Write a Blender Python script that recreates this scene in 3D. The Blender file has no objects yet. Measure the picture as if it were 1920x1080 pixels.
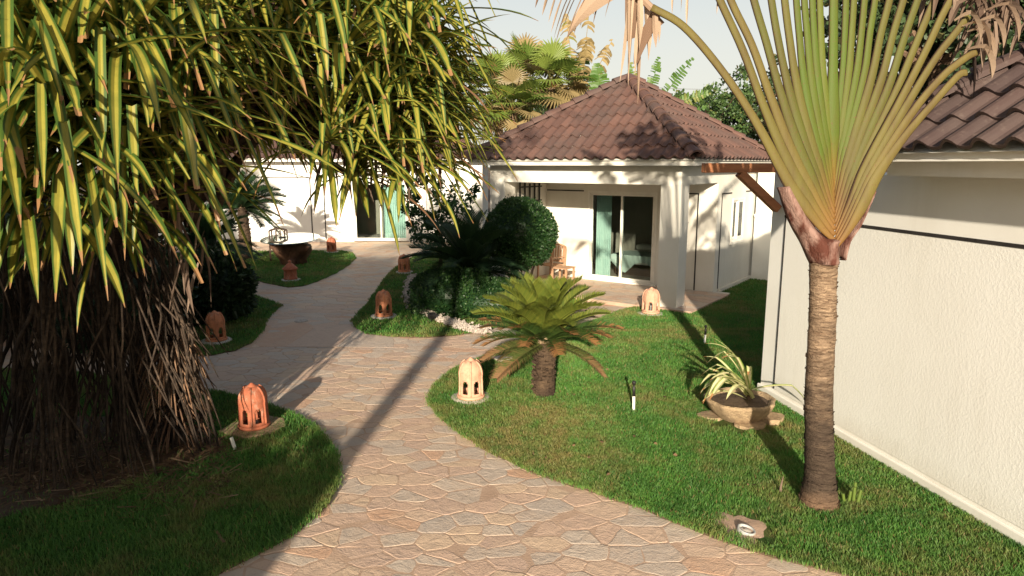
import bpy, math, random
import numpy as np
from mathutils import Vector, Matrix, Quaternion, noise
rad = math.radians
V = Vector
random.seed(11)
rng = np.random.default_rng(5)
SC = bpy.context.scene
COL = SC.collection

# ------------------------------------------------------------------ camera
CAM_Z, PITCH, F = 2.9, rad(10.3), 1280.0
cd = bpy.data.cameras.new("camera"); cam = bpy.data.objects.new("camera", cd); COL.objects.link(cam)
cam.location = (0, 0, CAM_Z); cam.rotation_euler = (rad(90) - PITCH, 0, 0)
cd.lens = 24.0; cd.sensor_width = 36.0; cd.clip_end = 2000; cd.clip_start = 0.05
SC.camera = cam
FW = V((0, math.cos(PITCH), -math.sin(PITCH))); UP = V((0, math.sin(PITCH), math.cos(PITCH))); RT = V((1, 0, 0))
EYE = V((0, 0, CAM_Z))
def ray(px, py): return FW + RT * ((px - 960) / F) + UP * ((540 - py) / F)
def gp(px, py, z=0.0):            # measured picture point -> place on the level z
    r = ray(px, py); return EYE + r * ((z - CAM_Z) / r.z)
def ay(px, py, y):                # measured picture point -> place at distance y
    r = ray(px, py); return EYE + r * (y / r.y)

# ------------------------------------------------------------------ mesh helpers
def wm(o):
    m = o.matrix_basis.copy()
    while o.parent is not None:
        o = o.parent; m = o.matrix_basis @ m
    return m

class MB:
    def __init__(s): s.v = []; s.f = []; s.mi = []; s.at = []; s.fr = []; s.has = False
    def add(s, vs, fs, mat=0, at=None, fr=0.0):
        b = len(s.v); s.v.extend(vs)
        if at is None: s.at.extend([(0.5, 0.5, 0.5)] * len(vs))
        else: s.at.extend(at); s.has = True
        for f in fs:
            s.f.append(tuple(i + b for i in f)); s.mi.append(mat); s.fr.append(fr)
    def box(s, x0, x1, y0, y1, z0, z1, mat=0, M=None):
        vs = [V((x, y, z)) for z in (z0, z1) for x, y in ((x0, y0), (x1, y0), (x1, y1), (x0, y1))]
        if M is not None: vs = [M @ p for p in vs]
        s.add(vs, [(3, 2, 1, 0), (4, 5, 6, 7), (0, 1, 5, 4), (1, 2, 6, 5), (2, 3, 7, 6), (3, 0, 4, 7)], mat, fr=random.random())
    def bar(s, a, b, w, h, mat=0, up=V((0, 0, 1))):
        a = V(a); b = V(b); d = (b - a); L = d.length; d.normalize()
        sd = d.cross(up); 
        if sd.length < 1e-4: sd = d.cross(V((1, 0, 0)))
        sd.normalize(); u = sd.cross(d)
        M = Matrix(((sd.x, d.x, u.x, a.x), (sd.y, d.y, u.y, a.y), (sd.z, d.z, u.z, a.z), (0, 0, 0, 1)))
        s.box(-w / 2, w / 2, 0, L, -h / 2, h / 2, mat, M)
    def tube(s, pts, rs, n=8, mat=0, rnd=0.5, cap=True, flat=None, ref=None):
        pts = [V(p) for p in pts]; N = len(pts)
        if not hasattr(rs, '__len__'): rs = [rs] * N
        vs = []; at = []; prev = None
        for i, p in enumerate(pts):
            d = pts[min(i + 1, N - 1)] - pts[max(i - 1, 0)]
            if d.length < 1e-9: d = V((0, 0, 1))
            d.normalize()
            if prev is None:
                prev = V(ref) if ref is not None else (V((1, 0, 0)) if abs(d.x) < .8 else V((0, 1, 0)))
            a = prev - d * prev.dot(d); a.normalize(); prev = a
            b = d.cross(a)
            fl = 1.0 if flat is None else flat
            for k in range(n):
                t = 2 * math.pi * k / n
                vs.append(p + a * (rs[i] * math.cos(t)) + b * (rs[i] * fl * math.sin(t)))
                at.append(((math.cos(t) + 1) / 2, i / (N - 1), rnd))
        fs = [(i * n + k, i * n + (k + 1) % n, (i + 1) * n + (k + 1) % n, (i + 1) * n + k) for i in range(N - 1) for k in range(n)]
        if cap: fs += [tuple(range(n - 1, -1, -1)), tuple(range((N - 1) * n, N * n))]
        s.add(vs, fs, mat, at, fr=random.random())
    def lathe(s, prof, n=24, mat=0, c=(0, 0, 0), wob=None):
        c = V(c); vs = []
        for j, (r, z) in enumerate(prof):
            for k in range(n):
                t = 2 * math.pi * k / n
                q = r * (wob(t, z) if wob else 1)
                vs.append(c + V((q * math.cos(t), q * math.sin(t), z)))
        m = len(prof)
        fs = [(j * n + k, j * n + (k + 1) % n, (j + 1) * n + (k + 1) % n, (j + 1) * n + k) for j in range(m - 1) for k in range(n)]
        s.add(vs, fs, mat)
    def poly(s, pts, z0, z1, mat=0, matside=None):
        n = len(pts)
        vs = [V((p[0], p[1], z0)) for p in pts] + [V((p[0], p[1], z1)) for p in pts]
        s.add(vs, [tuple(range(n, 2 * n))], mat)
        s.add(vs, [(i, (i + 1) % n, n + (i + 1) % n, n + i) for i in range(n)], mat if matside is None else matside)
    def build(s, name, mats, parent=None, smooth=False, world=False):
        me = bpy.data.meshes.new(name)
        vs = s.v
        if world and parent is not None:
            inv = wm(parent).inverted(); vs = [inv @ p for p in vs]
        me.from_pydata([tuple(p) for p in vs], [], s.f)
        if not isinstance(mats, (list, tuple)): mats = [mats]
        for m in mats: me.materials.append(m)
        if any(s.mi): me.polygons.foreach_set("material_index", s.mi)
        if smooth: me.polygons.foreach_set("use_smooth", [True] * len(me.polygons))
        if s.has:
            a = me.attributes.new("lv", 'FLOAT_VECTOR', 'POINT')
            a.data.foreach_set("vector", np.array([tuple(q) for q in s.at], dtype=np.float32).ravel())
        if any(s.fr):
            a = me.attributes.new("fr", 'FLOAT', 'FACE'); a.data.foreach_set("value", s.fr)
        me.update()
        o = bpy.data.objects.new(name, me); COL.objects.link(o)
        if parent is not None: o.parent = parent
        return o

def tag(o, label=None, cat=None, group=None, kind=None):
    if label: o["label"] = label
    if cat: o["category"] = cat
    if group: o["group"] = group
    if kind: o["kind"] = kind
    return o
def empty(name, loc, rz, label, cat, group=None):
    o = bpy.data.objects.new(name, None); COL.objects.link(o); o.empty_display_size = .2
    o.location = loc; o.rotation_euler = (0, 0, rz)
    return tag(o, label, cat, group)
def kids(o): return [c for c in COL.objects if c.parent is o]
KIDS = {}
def copy_tree(o, parent=None, top=True):
    c = o.copy(); COL.objects.link(c)
    if parent is not None: c.parent = parent
    for ch in kids(o) if o.name not in KIDS else KIDS[o.name]: copy_tree(ch, c, False)
    return c
def bevel(o, w=.01, seg=2):
    m = o.modifiers.new("bevel", 'BEVEL'); m.width = w; m.segments = seg; m.limit_method = 'ANGLE'; return o
def catmull(P, n=6):
    P = [V(p) for p in P]; out = []
    Q = [P[0] * 2 - P[1]] + P + [P[-1] * 2 - P[-2]]
    for i in range(1, len(Q) - 2):
        for k in range(n):
            t = k / n
            a, b, c, d = Q[i - 1], Q[i], Q[i + 1], Q[i + 2]
            out.append(.5 * ((2 * b) + (c - a) * t + (2 * a - 5 * b + 4 * c - d) * t * t + (3 * b - a - 3 * c + d) * t ** 3))
    out.append(P[-1]); return out
def rv(): 
    a = V((random.gauss(0, 1), random.gauss(0, 1), random.gauss(0, 1))); a.normalize(); return a
def lerp(a, b, t): return a + (b - a) * t

# ------------------------------------------------------------------ materials
class NT:
    def __init__(s, name):
        s.m = bpy.data.materials.new(name); s.m.use_nodes = True
        s.n = s.m.node_tree.nodes; s.l = s.m.node_tree.links; s.n.clear()
        s.out = s.n.new("ShaderNodeOutputMaterial")
    def new(s, t, **k):
        n = s.n.new("ShaderNode" + t)
        for a, b in k.items(): setattr(n, a, b)
        return n
    def put(s, sock, v):
        if isinstance(v, bpy.types.NodeSocket): s.l.new(v, sock)
        elif isinstance(v, (tuple, list)): sock.default_value = tuple(v) + ((1,) if len(v) == 3 and sock.type == 'RGBA' else ())
        else: sock.default_value = v
    def math(s, op, a, b=0.0, clamp=False):
        n = s.new("Math", operation=op); n.use_clamp = clamp; s.put(n.inputs[0], a); s.put(n.inputs[1], b); return n.outputs[0]
    def mix(s, f, a, b, bt='MIX'):
        n = s.new("Mix", data_type='RGBA', blend_type=bt); s.put(n.inputs[0], f); s.put(n.inputs[6], a); s.put(n.inputs[7], b); return n.outputs[2]
    def noise(s, scale, detail=4, rough=.55, vec=None, dist=0):
        n = s.new("TexNoise"); n.inputs["Scale"].default_value = scale; n.inputs["Detail"].default_value = detail
        n.inputs["Roughness"].default_value = rough; n.inputs["Distortion"].default_value = dist
        if vec is not None: s.l.new(vec, n.inputs["Vector"])
        return n.outputs["Fac"]
    def ramp(s, f, stops, interp='LINEAR'):
        n = s.new("ValToRGB"); s.put(n.inputs[0], f); e = n.color_ramp.elements; n.color_ramp.interpolation = interp
        while len(e) < len(stops): e.new(.5)
        for i, (p, c) in enumerate(stops):
            e[i].position = p; e[i].color = tuple(c) + (1,) if len(c) == 3 else c
        return n.outputs[0]
    def pos(s): return s.new("NewGeometry").outputs["Position"]
    def objc(s): return s.new("TexCoord").outputs["Object"]
    def mapping(s, vec, scale):
        n = s.new("Mapping"); s.l.new(vec, n.inputs[0]); n.inputs["Scale"].default_value = scale; return n.outputs[0]
    def attr(s, nm):
        n = s.new("Attribute"); n.attribute_name = nm; return n
    def sep(s, v):
        n = s.new("SeparateXYZ"); s.l.new(v, n.inputs[0]); return n.outputs
    def bump(s, h, strength=.3, dist=.01):
        n = s.new("Bump"); s.put(n.inputs["Height"], h); n.inputs["Strength"].default_value = strength; n.inputs["Distance"].default_value = dist
        return n.outputs[0]
    def finish(s, col, rough=.7, bump=None, spec=.3, transl=0, tcol=None, sheen=0):
        p = s.new("BsdfPrincipled"); s.put(p.inputs["Base Color"], col); s.put(p.inputs["Roughness"], rough)
        p.inputs["Specular IOR Level"].default_value = spec
        if bump is not None: s.l.new(bump, p.inputs["Normal"])
        o = p.outputs[0]
        if transl:
            t = s.new("BsdfTranslucent"); s.put(t.inputs[0], tcol if tcol is not None else col)
            mx = s.new("MixShader"); mx.inputs[0].default_value = transl; s.l.new(o, mx.inputs[1]); s.l.new(t.outputs[0], mx.inputs[2]); o = mx.outputs[0]
        s.l.new(o, s.out.inputs[0]); return s.m

def plain(name, c1, c2=None, scale=6, rough=.7, bump=0, bscale=40, bdist=.01, spec=.3, transl=0, fr=False, coord='pos', stretch=None, lo=.35, hi=.65):
    t = NT(name); vec = t.pos() if coord == 'pos' else t.objc()
    if stretch: vec = t.mapping(vec, stretch)
    col = c1
    if c2 is not None:
        f = t.noise(scale, 5, .6, vec)
        f = t.ramp(f, [(lo, (0, 0, 0)), (hi, (1, 1, 1))])
        col = t.mix(f, c1, c2)
    if fr:
        f = t.attr("fr").outputs["Fac"]
        col = t.mix(t.math('MULTIPLY', f, .6), col, tuple(x * .55 for x in c1))
    b = t.bump(t.noise(bscale, 4, .6, vec), bump, bdist) if bump else None
    return t.finish(col, rough, b, spec, transl)

M = {}
def paint(name, a, b, stain):
    t = NT(name); p = t.pos()
    c = t.mix(t.ramp(t.noise(1.3, 5, .6, p), [(.35, (0, 0, 0)), (.65, (1, 1, 1))]), a, b)
    s = t.ramp(t.noise(1.0, 5, .65, t.mapping(p, (3.2, 3.2, .45)), .4), [(.52, (0, 0, 0)), (.74, (1, 1, 1))])
    c = t.mix(t.math('MULTIPLY', s, .40), c, stain)
    f = t.ramp(t.math('ADD', t.sep(p)[2], t.math('MULTIPLY', t.noise(5, 5, .65, p), .28)), [(.20, (1, 1, 1)), (.42, (0, 0, 0))])
    c = t.mix(t.math('MULTIPLY', f, .30), c, (.50, .43, .33))
    return t.finish(c, .75, t.bump(t.noise(60, 4, .6, p), .25, .004), .3)
M['white'] = paint('white_paint', (.78, .765, .715), (.835, .825, .78), (.66, .63, .56))
def stucco():
    t = NT('textured_stucco'); p = t.pos()
    n = t.noise(42, 5, .6, p, .4); n2 = t.noise(130, 2, .5, p)
    h = t.math('ADD', t.ramp(n, [(.42, (0, 0, 0)), (.62, (1, 1, 1))]), t.math('MULTIPLY', n2, .5))
    c = t.mix(t.ramp(t.noise(.9, 5, .6, p), [(.3, (0, 0, 0)), (.7, (1, 1, 1))]), (.79, .775, .725), (.835, .825, .78))
    s = t.ramp(t.noise(1.0, 5, .65, t.mapping(p, (3.2, 3.2, .45)), .4), [(.52, (0, 0, 0)), (.74, (1, 1, 1))])
    c = t.mix(t.math('MULTIPLY', s, .35), c, (.66, .63, .56))
    f = t.ramp(t.math('ADD', t.sep(p)[2], t.math('MULTIPLY', t.noise(5, 5, .65, p), .35)), [(.30, (1, 1, 1)), (.55, (0, 0, 0))])
    c = t.mix(t.math('MULTIPLY', f, .28), c, (.50, .43, .33))
    return t.finish(c, .85, t.bump(h, .30, .0024), .2)
M['stucco'] = stucco()
M['cream'] = paint('shade_dimmed_paint', (.66, .635, .565), (.72, .695, .63), (.58, .54, .46))  # white wall paint darkened to stand in for half-shade on the bungalow
M['trim'] = plain('white_gloss_trim', (.78, .76, .70), (.70, .68, .62), 4, .4)
M['black'] = plain('black_metal', (.015, .014, .014), (.03, .028, .026), 8, .45)
M['black_line'] = plain('black_groove', (.02, .017, .016), (.035, .03, .028), 8, .8)
def roofmat(name, a, b):
    t = NT(name); p = t.pos()
    f = t.attr("fr").outputs["Fac"]
    c = t.mix(f, a, b)
    c = t.mix(t.ramp(t.noise(1.4, 6, .65, p), [(.45, (0, 0, 0)), (.75, (1, 1, 1))]), c, (.085, .062, .055))
    c = t.mix(t.math('MULTIPLY', t.ramp(t.noise(14, 5, .7, p), [(.55, (0, 0, 0)), (.8, (1, 1, 1))]), .6), c, (.17, .13, .11))
    return t.finish(c, .68, t.bump(t.noise(70, 4, .6, p), .3, .006), .3)
M['roof'] = roofmat('clay_roof_tiles', (.140, .076, .060), (.095, .053, .044))
M['roof_dark'] = roofmat('dark_roof_tiles', (.075, .047, .042), (.055, .036, .034))
def terracotta(name, c1, c2, dirt):
    t = NT(name); p = t.objc(); w = t.pos()
    c = t.mix(t.ramp(t.noise(9, 5, .6, w), [(.35, (0, 0, 0)), (.7, (1, 1, 1))]), c1, c2)
    c = t.mix(t.math('MULTIPLY', t.ramp(t.noise(17, 6, .7, w), [(.50, (0, 0, 0)), (.70, (1, 1, 1))]), dirt), c, (.12, .07, .045))
    c = t.mix(t.math('MULTIPLY', t.ramp(t.noise(8, 5, .7, t.mapping(w, (1.7, 1.7, .7))), [(.55, (0, 0, 0)), (.7, (1, 1, 1))]), .45), c, (.50, .38, .29))
    return t.finish(c, .75, t.bump(t.noise(120, 4, .6, w), .25, .003), .25)
M['terra'] = terracotta('terracotta', (.50, .20, .10), (.42, .16, .08), .6)
M['terra_red'] = terracotta('red_terracotta', (.40, .125, .065), (.31, .095, .05), .7)
M['terra_pale'] = terracotta('pale_terracotta', (.60, .335, .225), (.52, .28, .18), .5)
M['cement'] = plain('cement', (.50, .46, .40), (.36, .32, .27), 14, .9, .5, 60, .006)
M['bulb'] = plain('frosted_bulb', (.20, .19, .17), None, rough=.35)
M['soil'] = plain('soil', (.065, .042, .028), (.11, .075, .05), 9, .95, .8, 30, .02)
M['mortar'] = plain('sandy_mortar', (.50, .35, .255), (.41, .28, .20), 4, .95, .6, 60, .008)
def stonemat():
    t = NT('flagstone'); p = t.pos(); f = t.attr("fr").outputs["Fac"]
    c = t.ramp(f, [(0, (.56, .385, .29)), (.16, (.47, .405, .345)), (.30, (.61, .45, .315)), (.44, (.50, .35, .275)), (.58, (.53, .455, .38)), (.74, (.58, .415, .305)), (.87, (.45, .395, .345)), (.955, (.55, .32, .205))], 'CONSTANT')
    w = t.noise(3.2, 6, .65, p, .8)
    c = t.mix(t.math('MULTIPLY', t.ramp(w, [(.42, (0, 0, 0)), (.68, (1, 1, 1))]), .55), c, (.58, .42, .30))
    c = t.mix(t.math('MULTIPLY', t.ramp(t.noise(11, 7, .7, p, .5), [(.5, (0, 0, 0)), (.75, (1, 1, 1))]), .6), c, (.33, .26, .215))
    c = t.mix(t.math('MULTIPLY', t.ramp(t.noise(60, 3, .6, p), [(.62, (0, 0, 0)), (.7, (1, 1, 1))]), .5), c, (.12, .09, .075))
    c = t.mix(.28, c, t.mix(t.noise(2.0, 4, .6, p), (.50, .355, .255), (.55, .415, .31)))
    h = t.math('ADD', t.noise(9, 6, .6, p, 1.0), t.math('MULTIPLY', t.noise(60, 4, .6, p), .35))
    return t.finish(c, .72, t.bump(h, .55, .022), .35)
M['stone'] = stonemat()
def grassmat(name, blade):
    t = NT(name); p = t.pos()
    big = t.ramp(t.noise(1.1, 5, .62, p, .6), [(.47, (0, 0, 0)), (.64, (1, 1, 1))])
    sm = t.ramp(t.noise(6, 4, .6, p), [(.34, (0, 0, 0)), (.60, (1, 1, 1))])
    big = t.ramp(t.noise(1.1, 5, .62, p, .6), [(.45, (0, 0, 0)), (.66, (1, 1, 1))])
    vd = t.new("VectorMath", operation='DISTANCE'); t.l.new(t.mapping(p, (1, .8, 0)), vd.inputs[0]); vd.inputs[1].default_value = (.15, 5.55, 0)
    blob = t.math('SUBTRACT', 1.0, t.math('MULTIPLY', vd.outputs['Value'], .75), True)
    big = t.math('ADD', big, blob, True)
    dry = t.math('MULTIPLY', big, t.math('ADD', t.math('MULTIPLY', sm, .8), .12))
    py = t.math('ABSOLUTE', t.math('SUBTRACT', t.sep(p)[1], t.math('ADD', 11.42, t.math('MULTIPLY', t.sep(p)[0], .05))))
    px = t.math('GREATER_THAN', t.sep(p)[0], .9)
    worn = t.math('MULTIPLY', t.math('SUBTRACT', 1.0, t.math('MULTIPLY', py, 6.5), True), px)
    dry = t.math('MAXIMUM', dry, t.math('MULTIPLY', worn, .75))
    if blade:
        lv = t.sep(t.attr("lv").outputs["Vector"])
        g = t.mix(lv[2], (.055, .18, .032), (.14, .29, .05))
        g = t.mix(t.math('MULTIPLY', t.ramp(t.noise(2.4, 3, .6, p), [(.35, (0, 0, 0)), (.65, (1, 1, 1))]), .5), g, (.034, .10, .02))
        g = t.mix(t.math('GREATER_THAN', lv[2], .955), g, (.24, .17, .07))
        d = t.mix(lv[2], (.22, .19, .06), (.32, .225, .10))
        g = t.mix(t.math('MULTIPLY', dry, .85), g, d)
        return t.finish(g, .55, None, .35, .25)
    g = t.mix(dry, (.036, .085, .018), (.19, .14, .06))
    return t.finish(g, .95, t.bump(t.noise(80, 3, .6, p), .7, .02), .1)
M['lawn'] = grassmat('lawn_turf', False); M['grass'] = grassmat('grass_blades', True)
def barkmat(name, a, b, c_, ring=55):
    t = NT(name); p = t.objc()
    pz = t.mapping(p, (6, 6, ring))
    n = t.noise(1.0, 6, .65, pz, .6)
    c = t.mix(t.ramp(n, [(.38, (0, 0, 0)), (.62, (1, 1, 1))]), a, b)
    c = t.mix(t.ramp(t.noise(1.7, 4, .6, p), [(.40, (0, 0, 0)), (.62, (1, 1, 1))]), c, c_)
    h = t.math('ADD', n, t.math('MULTIPLY', t.noise(45, 4, .6, p), .4))
    return t.finish(c, .9, t.bump(h, .9, .03), .15)
def palmbark():
    t = NT('palm_trunk_bark'); p = t.objc(); z = t.sep(p)[2]
    n = t.noise(1.0, 7, .7, t.mapping(p, (7, 7, 38)), 1.5); q = t.noise(2.6, 5, .65, t.mapping(p, (1, 1, 1.6)))
    c = t.mix(t.ramp(n, [(.36, (0, 0, 0)), (.64, (1, 1, 1))]), (.13, .08, .05), (.42, .30, .20))
    k = t.math('ADD', t.math('MULTIPLY', z, .42), t.math('MULTIPLY', t.math('SUBTRACT', q, .5), 1.1))
    d = t.ramp(k, [(.30, (1, 1, 1)), (.72, (0, 0, 0))])
    c = t.mix(t.math('MULTIPLY', d, .88), c, (.045, .033, .026))
    f = t.ramp(t.math('ADD', z, t.math('MULTIPLY', q, .2)), [(.13, (1, 1, 1)), (.27, (0, 0, 0))])
    c = t.mix(t.math('MULTIPLY', f, .7), c, (.26, .16, .10))
    return t.finish(c, .9, t.bump(t.math('ADD', n, t.math('MULTIPLY', t.noise(45, 4, .6, p), .4)), 1.0, .035), .15)
M['palm_bark'] = palmbark()
M['bark'] = barkmat('ringed_bark', (.09, .055, .035), (.30, .20, .13), (.07, .045, .032))
M['bark_dark'] = barkmat('dark_bark', (.045, .03, .02), (.12, .08, .05), (.04, .027, .02), 30)
M['root'] = barkmat('root_bark', (.036, .027, .021), (.115, .080, .056), (.027, .020, .016), 12); M['root_pale'] = barkmat('pale_rootlets', (.17, .095, .055), (.30, .19, .12), (.12, .07, .045), 12)
def strapmat(name, centre, margin, tip, dry, band=(.28, .55), transl=.22):
    t = NT(name); lv = t.sep(t.attr("lv").outputs["Vector"]); p = t.pos()
    d = t.math('MULTIPLY', t.math('ABSOLUTE', t.math('SUBTRACT', lv[0], .5)), 2.0)
    d = t.math('ADD', d, t.math('MULTIPLY', t.math('SUBTRACT', lv[2], .5), .35))
    c = t.mix(t.ramp(d, [(band[0], (0, 0, 0)), (band[1], (1, 1, 1))]), centre, margin)
    c = t.mix(t.math('MULTIPLY', t.ramp(t.noise(5, 4, .6, p), [(.35, (0, 0, 0)), (.7, (1, 1, 1))]), .45), c, margin)
    e = t.math('ADD', lv[1], t.math('MULTIPLY', lv[2], .10))
    e = t.math('ADD', e, t.math('MULTIPLY', t.math('SUBTRACT', t.noise(9, 3, .6, p), .5), .25))
    c = t.mix(t.ramp(e, [(.985, (0, 0, 0)), (1.06, (1, 1, 1))]), c, tip)
    c = t.mix(t.math('GREATER_THAN', lv[2], .955), c, dry)
    return t.finish(c, .42, None, .45, transl)
M['pandan'] = strapmat('variegated_strap_leaf', (.33, .285, .045), (.055, .105, .018), (.30, .16, .07), (.22, .12, .065), (.42, .66))
M['bowl_leaf'] = strapmat('cream_strap_leaf', (.80, .72, .42), (.22, .33, .06), (.42, .2, .08), (.6, .45, .2), (.55, .95), .3)
def leafmat(name, a, b, c_=None, transl=.2, rough=.45, spec=.4, thr=.93):
    t = NT(name); lv = t.sep(t.attr("lv").outputs["Vector"])
    c = t.mix(lv[2], a, b)
    if c_ is not None: c = t.mix(t.math('GREATER_THAN', lv[2], thr), c, c_)
    return t.finish(c, rough, None, spec, transl)
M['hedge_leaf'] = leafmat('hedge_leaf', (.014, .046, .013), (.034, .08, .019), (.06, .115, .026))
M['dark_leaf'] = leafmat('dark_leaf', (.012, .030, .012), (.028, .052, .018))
M['tree_leaf'] = leafmat('tree_leaf', (.035, .075, .022), (.085, .14, .035), (.15, .16, .05))
M['grape_leaf'] = leafmat('round_tree_leaf', (.028, .05, .022), (.06, .10, .035), (.14, .13, .05))
M['croton_leaf'] = leafmat('croton_leaf', (.07, .03, .016), (.035, .055, .016), (.16, .09, .03), thr=.8)
def frondmat(name, a, b, tip, k0, k1):
    t = NT(name); lv = t.sep(t.attr("lv").outputs["Vector"])
    c = t.mix(lv[2], a, b)
    e = t.math('ADD', t.math('ADD', lv[1], t.math('MULTIPLY', t.math('SUBTRACT', lv[2], .5), .35)), t.math('MULTIPLY', t.noise(9, 3, .6, t.pos()), .4))
    c = t.mix(t.ramp(e, [(k0, (0, 0, 0)), (k1, (1, 1, 1))]), c, tip)
    return t.finish(c, .5, None, .35, .2)
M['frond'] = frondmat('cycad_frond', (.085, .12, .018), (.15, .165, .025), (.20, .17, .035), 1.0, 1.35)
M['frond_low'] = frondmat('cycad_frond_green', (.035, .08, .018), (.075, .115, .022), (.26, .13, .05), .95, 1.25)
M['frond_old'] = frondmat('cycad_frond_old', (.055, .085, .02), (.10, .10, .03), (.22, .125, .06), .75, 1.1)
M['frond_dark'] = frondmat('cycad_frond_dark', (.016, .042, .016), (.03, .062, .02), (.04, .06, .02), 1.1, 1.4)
M['fan_leaf'] = leafmat('fan_palm_leaf', (.12, .19, .035), (.24, .30, .06), (.36, .28, .12), .35)
M['fan_dry'] = leafmat('fan_palm_dry', (.26, .20, .09), (.34, .25, .12), None, .3)
M['banana_leaf'] = leafmat('banana_leaf', (.055, .13, .022), (.11, .19, .035), (.2, .22, .06), .3)
M['banana_dry'] = leafmat('banana_dry', (.27, .20, .085), (.36, .27, .13), (.20, .19, .05), .3, .7, .15)
M['dead_leaf'] = leafmat('dead_leaf', (.36, .25, .175), (.52, .39, .28), (.22, .14, .095), .32, .7, .15)
M['dead_dark'] = leafmat('dead_leaf_brown', (.10, .066, .05), (.27, .195, .145), (.06, .042, .036), .2, .8, .1)
def petiolemat(name, a, b, edge):
    t = NT(name); lv = t.sep(t.attr("lv").outputs["Vector"]); p = t.pos()
    c = t.mix(lv[2], a, b)
    e = t.math('MULTIPLY', t.math('ABSOLUTE', t.math('SUBTRACT', lv[0], .5)), 2.0)
    n = t.noise(7, 5, .65, t.mapping(p, (1, 1, .25)))
    c = t.mix(t.math('MULTIPLY', t.ramp(n, [(.42, (0, 0, 0)), (.68, (1, 1, 1))]), .55), c, edge)
    c = t.mix(t.ramp(t.math('ADD', e, t.math('MULTIPLY', n, .25)), [(.90, (0, 0, 0)), (1.02, (1, 1, 1))]), c, (.05, .03, .02))
    lo = t.math('ADD', lv[1], t.math('MULTIPLY', t.math('SUBTRACT', n, .5), .2))
    c = t.mix(t.ramp(lo, [(.0, (.75, .75, .75)), (.30, (0, 0, 0))]), c, (.20, .088, .026))
    s = t.ramp(t.noise(60, 2, .5, p), [(.66, (0, 0, 0)), (.70, (1, 1, 1))])
    c = t.mix(t.math('MULTIPLY', s, .6), c, (.11, .05, .025))
    return t.finish(c, .62, t.bump(t.noise(3, 4, .6, t.mapping(p, (40, 40, 2))), .4, .004), .22)
M['petiole'] = petiolemat('petiole', (.058, .074, .012), (.125, .096, .026), (.070, .040, .018))
M['petiole_green'] = petiolemat('petiole_green', (.062, .096, .012), (.108, .112, .020), (.085, .065, .016))
M['sheath'] = plain('dry_sheath', (.085, .026, .016), (.26, .16, .13), 2.4, .8, .9, 18, .014, stretch=(4, 4, 1.4), lo=.42, hi=.58)
M['wood'] = plain('brown_timber', (.26, .10, .045), (.36, .155, .07), 3, .6, .3, 30, .004, stretch=(1, 1, 9))
M['wood_chair'] = plain('teak', (.36, .20, .11), (.46, .28, .17), 5, .6)
M['wood_dark'] = plain('dark_timber', (.03, .018, .012), (.055, .032, .02), 5, .5)
M['stump'] = plain('driftwood', (.07, .035, .022), (.17, .085, .05), 6, .55, .9, 11, .05, stretch=(1, 1, .4))
M['pebble'] = plain('white_pebble', (.50, .44, .38), (.30, .25, .21), 25, .8)
M['bowl'] = plain('coral_stone', (.40, .29, .175), (.24, .17, .105), 12, .95, 1.0, 40, .02)
M['curtain'] = plain('teal_curtain', (.42, .56, .52), (.36, .50, .47), 5, .85)
M['linen'] = plain('white_linen', (.72, .72, .68), None, rough=.9)
M['linen_teal'] = plain('teal_linen', (.45, .55, .52), None, rough=.9)
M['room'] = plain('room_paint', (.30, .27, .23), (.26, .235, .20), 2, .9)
M['litter'] = leafmat('leaf_litter', (.08, .05, .03), (.20, .12, .07), (.30, .20, .12), 0, .9, .1)
M['metal'] = plain('grey_metal', (.42, .42, .40), (.33, .33, .32), 20, .35)
M['stake_white'] = plain('white_plastic', (.80, .78, .72), None, rough=.4)
M['cable'] = plain('grey_cable', (.12, .12, .12), None, rough=.6)
M['wall_lamp'] = plain('bronze_lamp', (.10, .075, .05), None, rough=.5)
def glass(name, tint, refl):
    t = NT(name); fr = t.new("Fresnel"); fr.inputs[0].default_value = refl
    a = t.new("BsdfTransparent"); a.inputs[0].default_value = tint + (1,)
    b = t.new("BsdfGlossy"); b.inputs["Roughness"].default_value = .01; b.inputs[0].default_value = (.9, .95, .95, 1)
    mx = t.new("MixShader"); t.l.new(fr.outputs[0], mx.inputs[0]); t.l.new(a.outputs[0], mx.inputs[1]); t.l.new(b.outputs[0], mx.inputs[2])
    t.l.new(mx.outputs[0], t.out.inputs[0]); return t.m
M['glass'] = glass('window_glass', (.88, .92, .90), 1.45)
M['glass_dark'] = glass('tinted_window_glass', (.22, .22, .22), 1.22)
M['glass_table'] = glass('table_glass', (.6, .7, .66), 1.5)
_n = M['glass_table'].node_tree; _f = [n for n in _n.nodes if n.type == 'MIX_SHADER'][0]; _n.links.remove(_f.inputs[0].links[0]); _f.inputs[0].default_value = .84

# ------------------------------------------------------------------ light and sky
SUN_EL, SUN_AZ = rad(15.5), rad(5.4)            # the light travels away from the camera and a little to the right
LD = V((math.sin(SUN_AZ) * math.cos(SUN_EL), math.cos(SUN_AZ) * math.cos(SUN_EL), -math.sin(SUN_EL)))
sl = bpy.data.lights.new("sun", 'SUN'); so = bpy.data.objects.new("sun", sl); COL.objects.link(so)
sl.energy = 4.8; sl.angle = rad(.7); sl.color = (1.0, .875, .69)
so.rotation_euler = LD.to_track_quat('-Z', 'Y').to_euler(); so.location = (-2, -20, 12)
W = bpy.data.worlds.new("World"); SC.world = W; W.use_nodes = True
wn = W.node_tree.nodes; wl = W.node_tree.links; wn.clear()
sky = wn.new("ShaderNodeTexSky"); sky.sky_type = 'NISHITA'; sky.sun_disc = False
sky.sun_elevation = SUN_EL; sky.sun_rotation = rad(180) + SUN_AZ
sky.air_density = 1.0; sky.dust_density = 3.0; sky.ozone_density = 1.0
bg = wn.new("ShaderNodeBackground"); bg.inputs[1].default_value = .078
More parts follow.
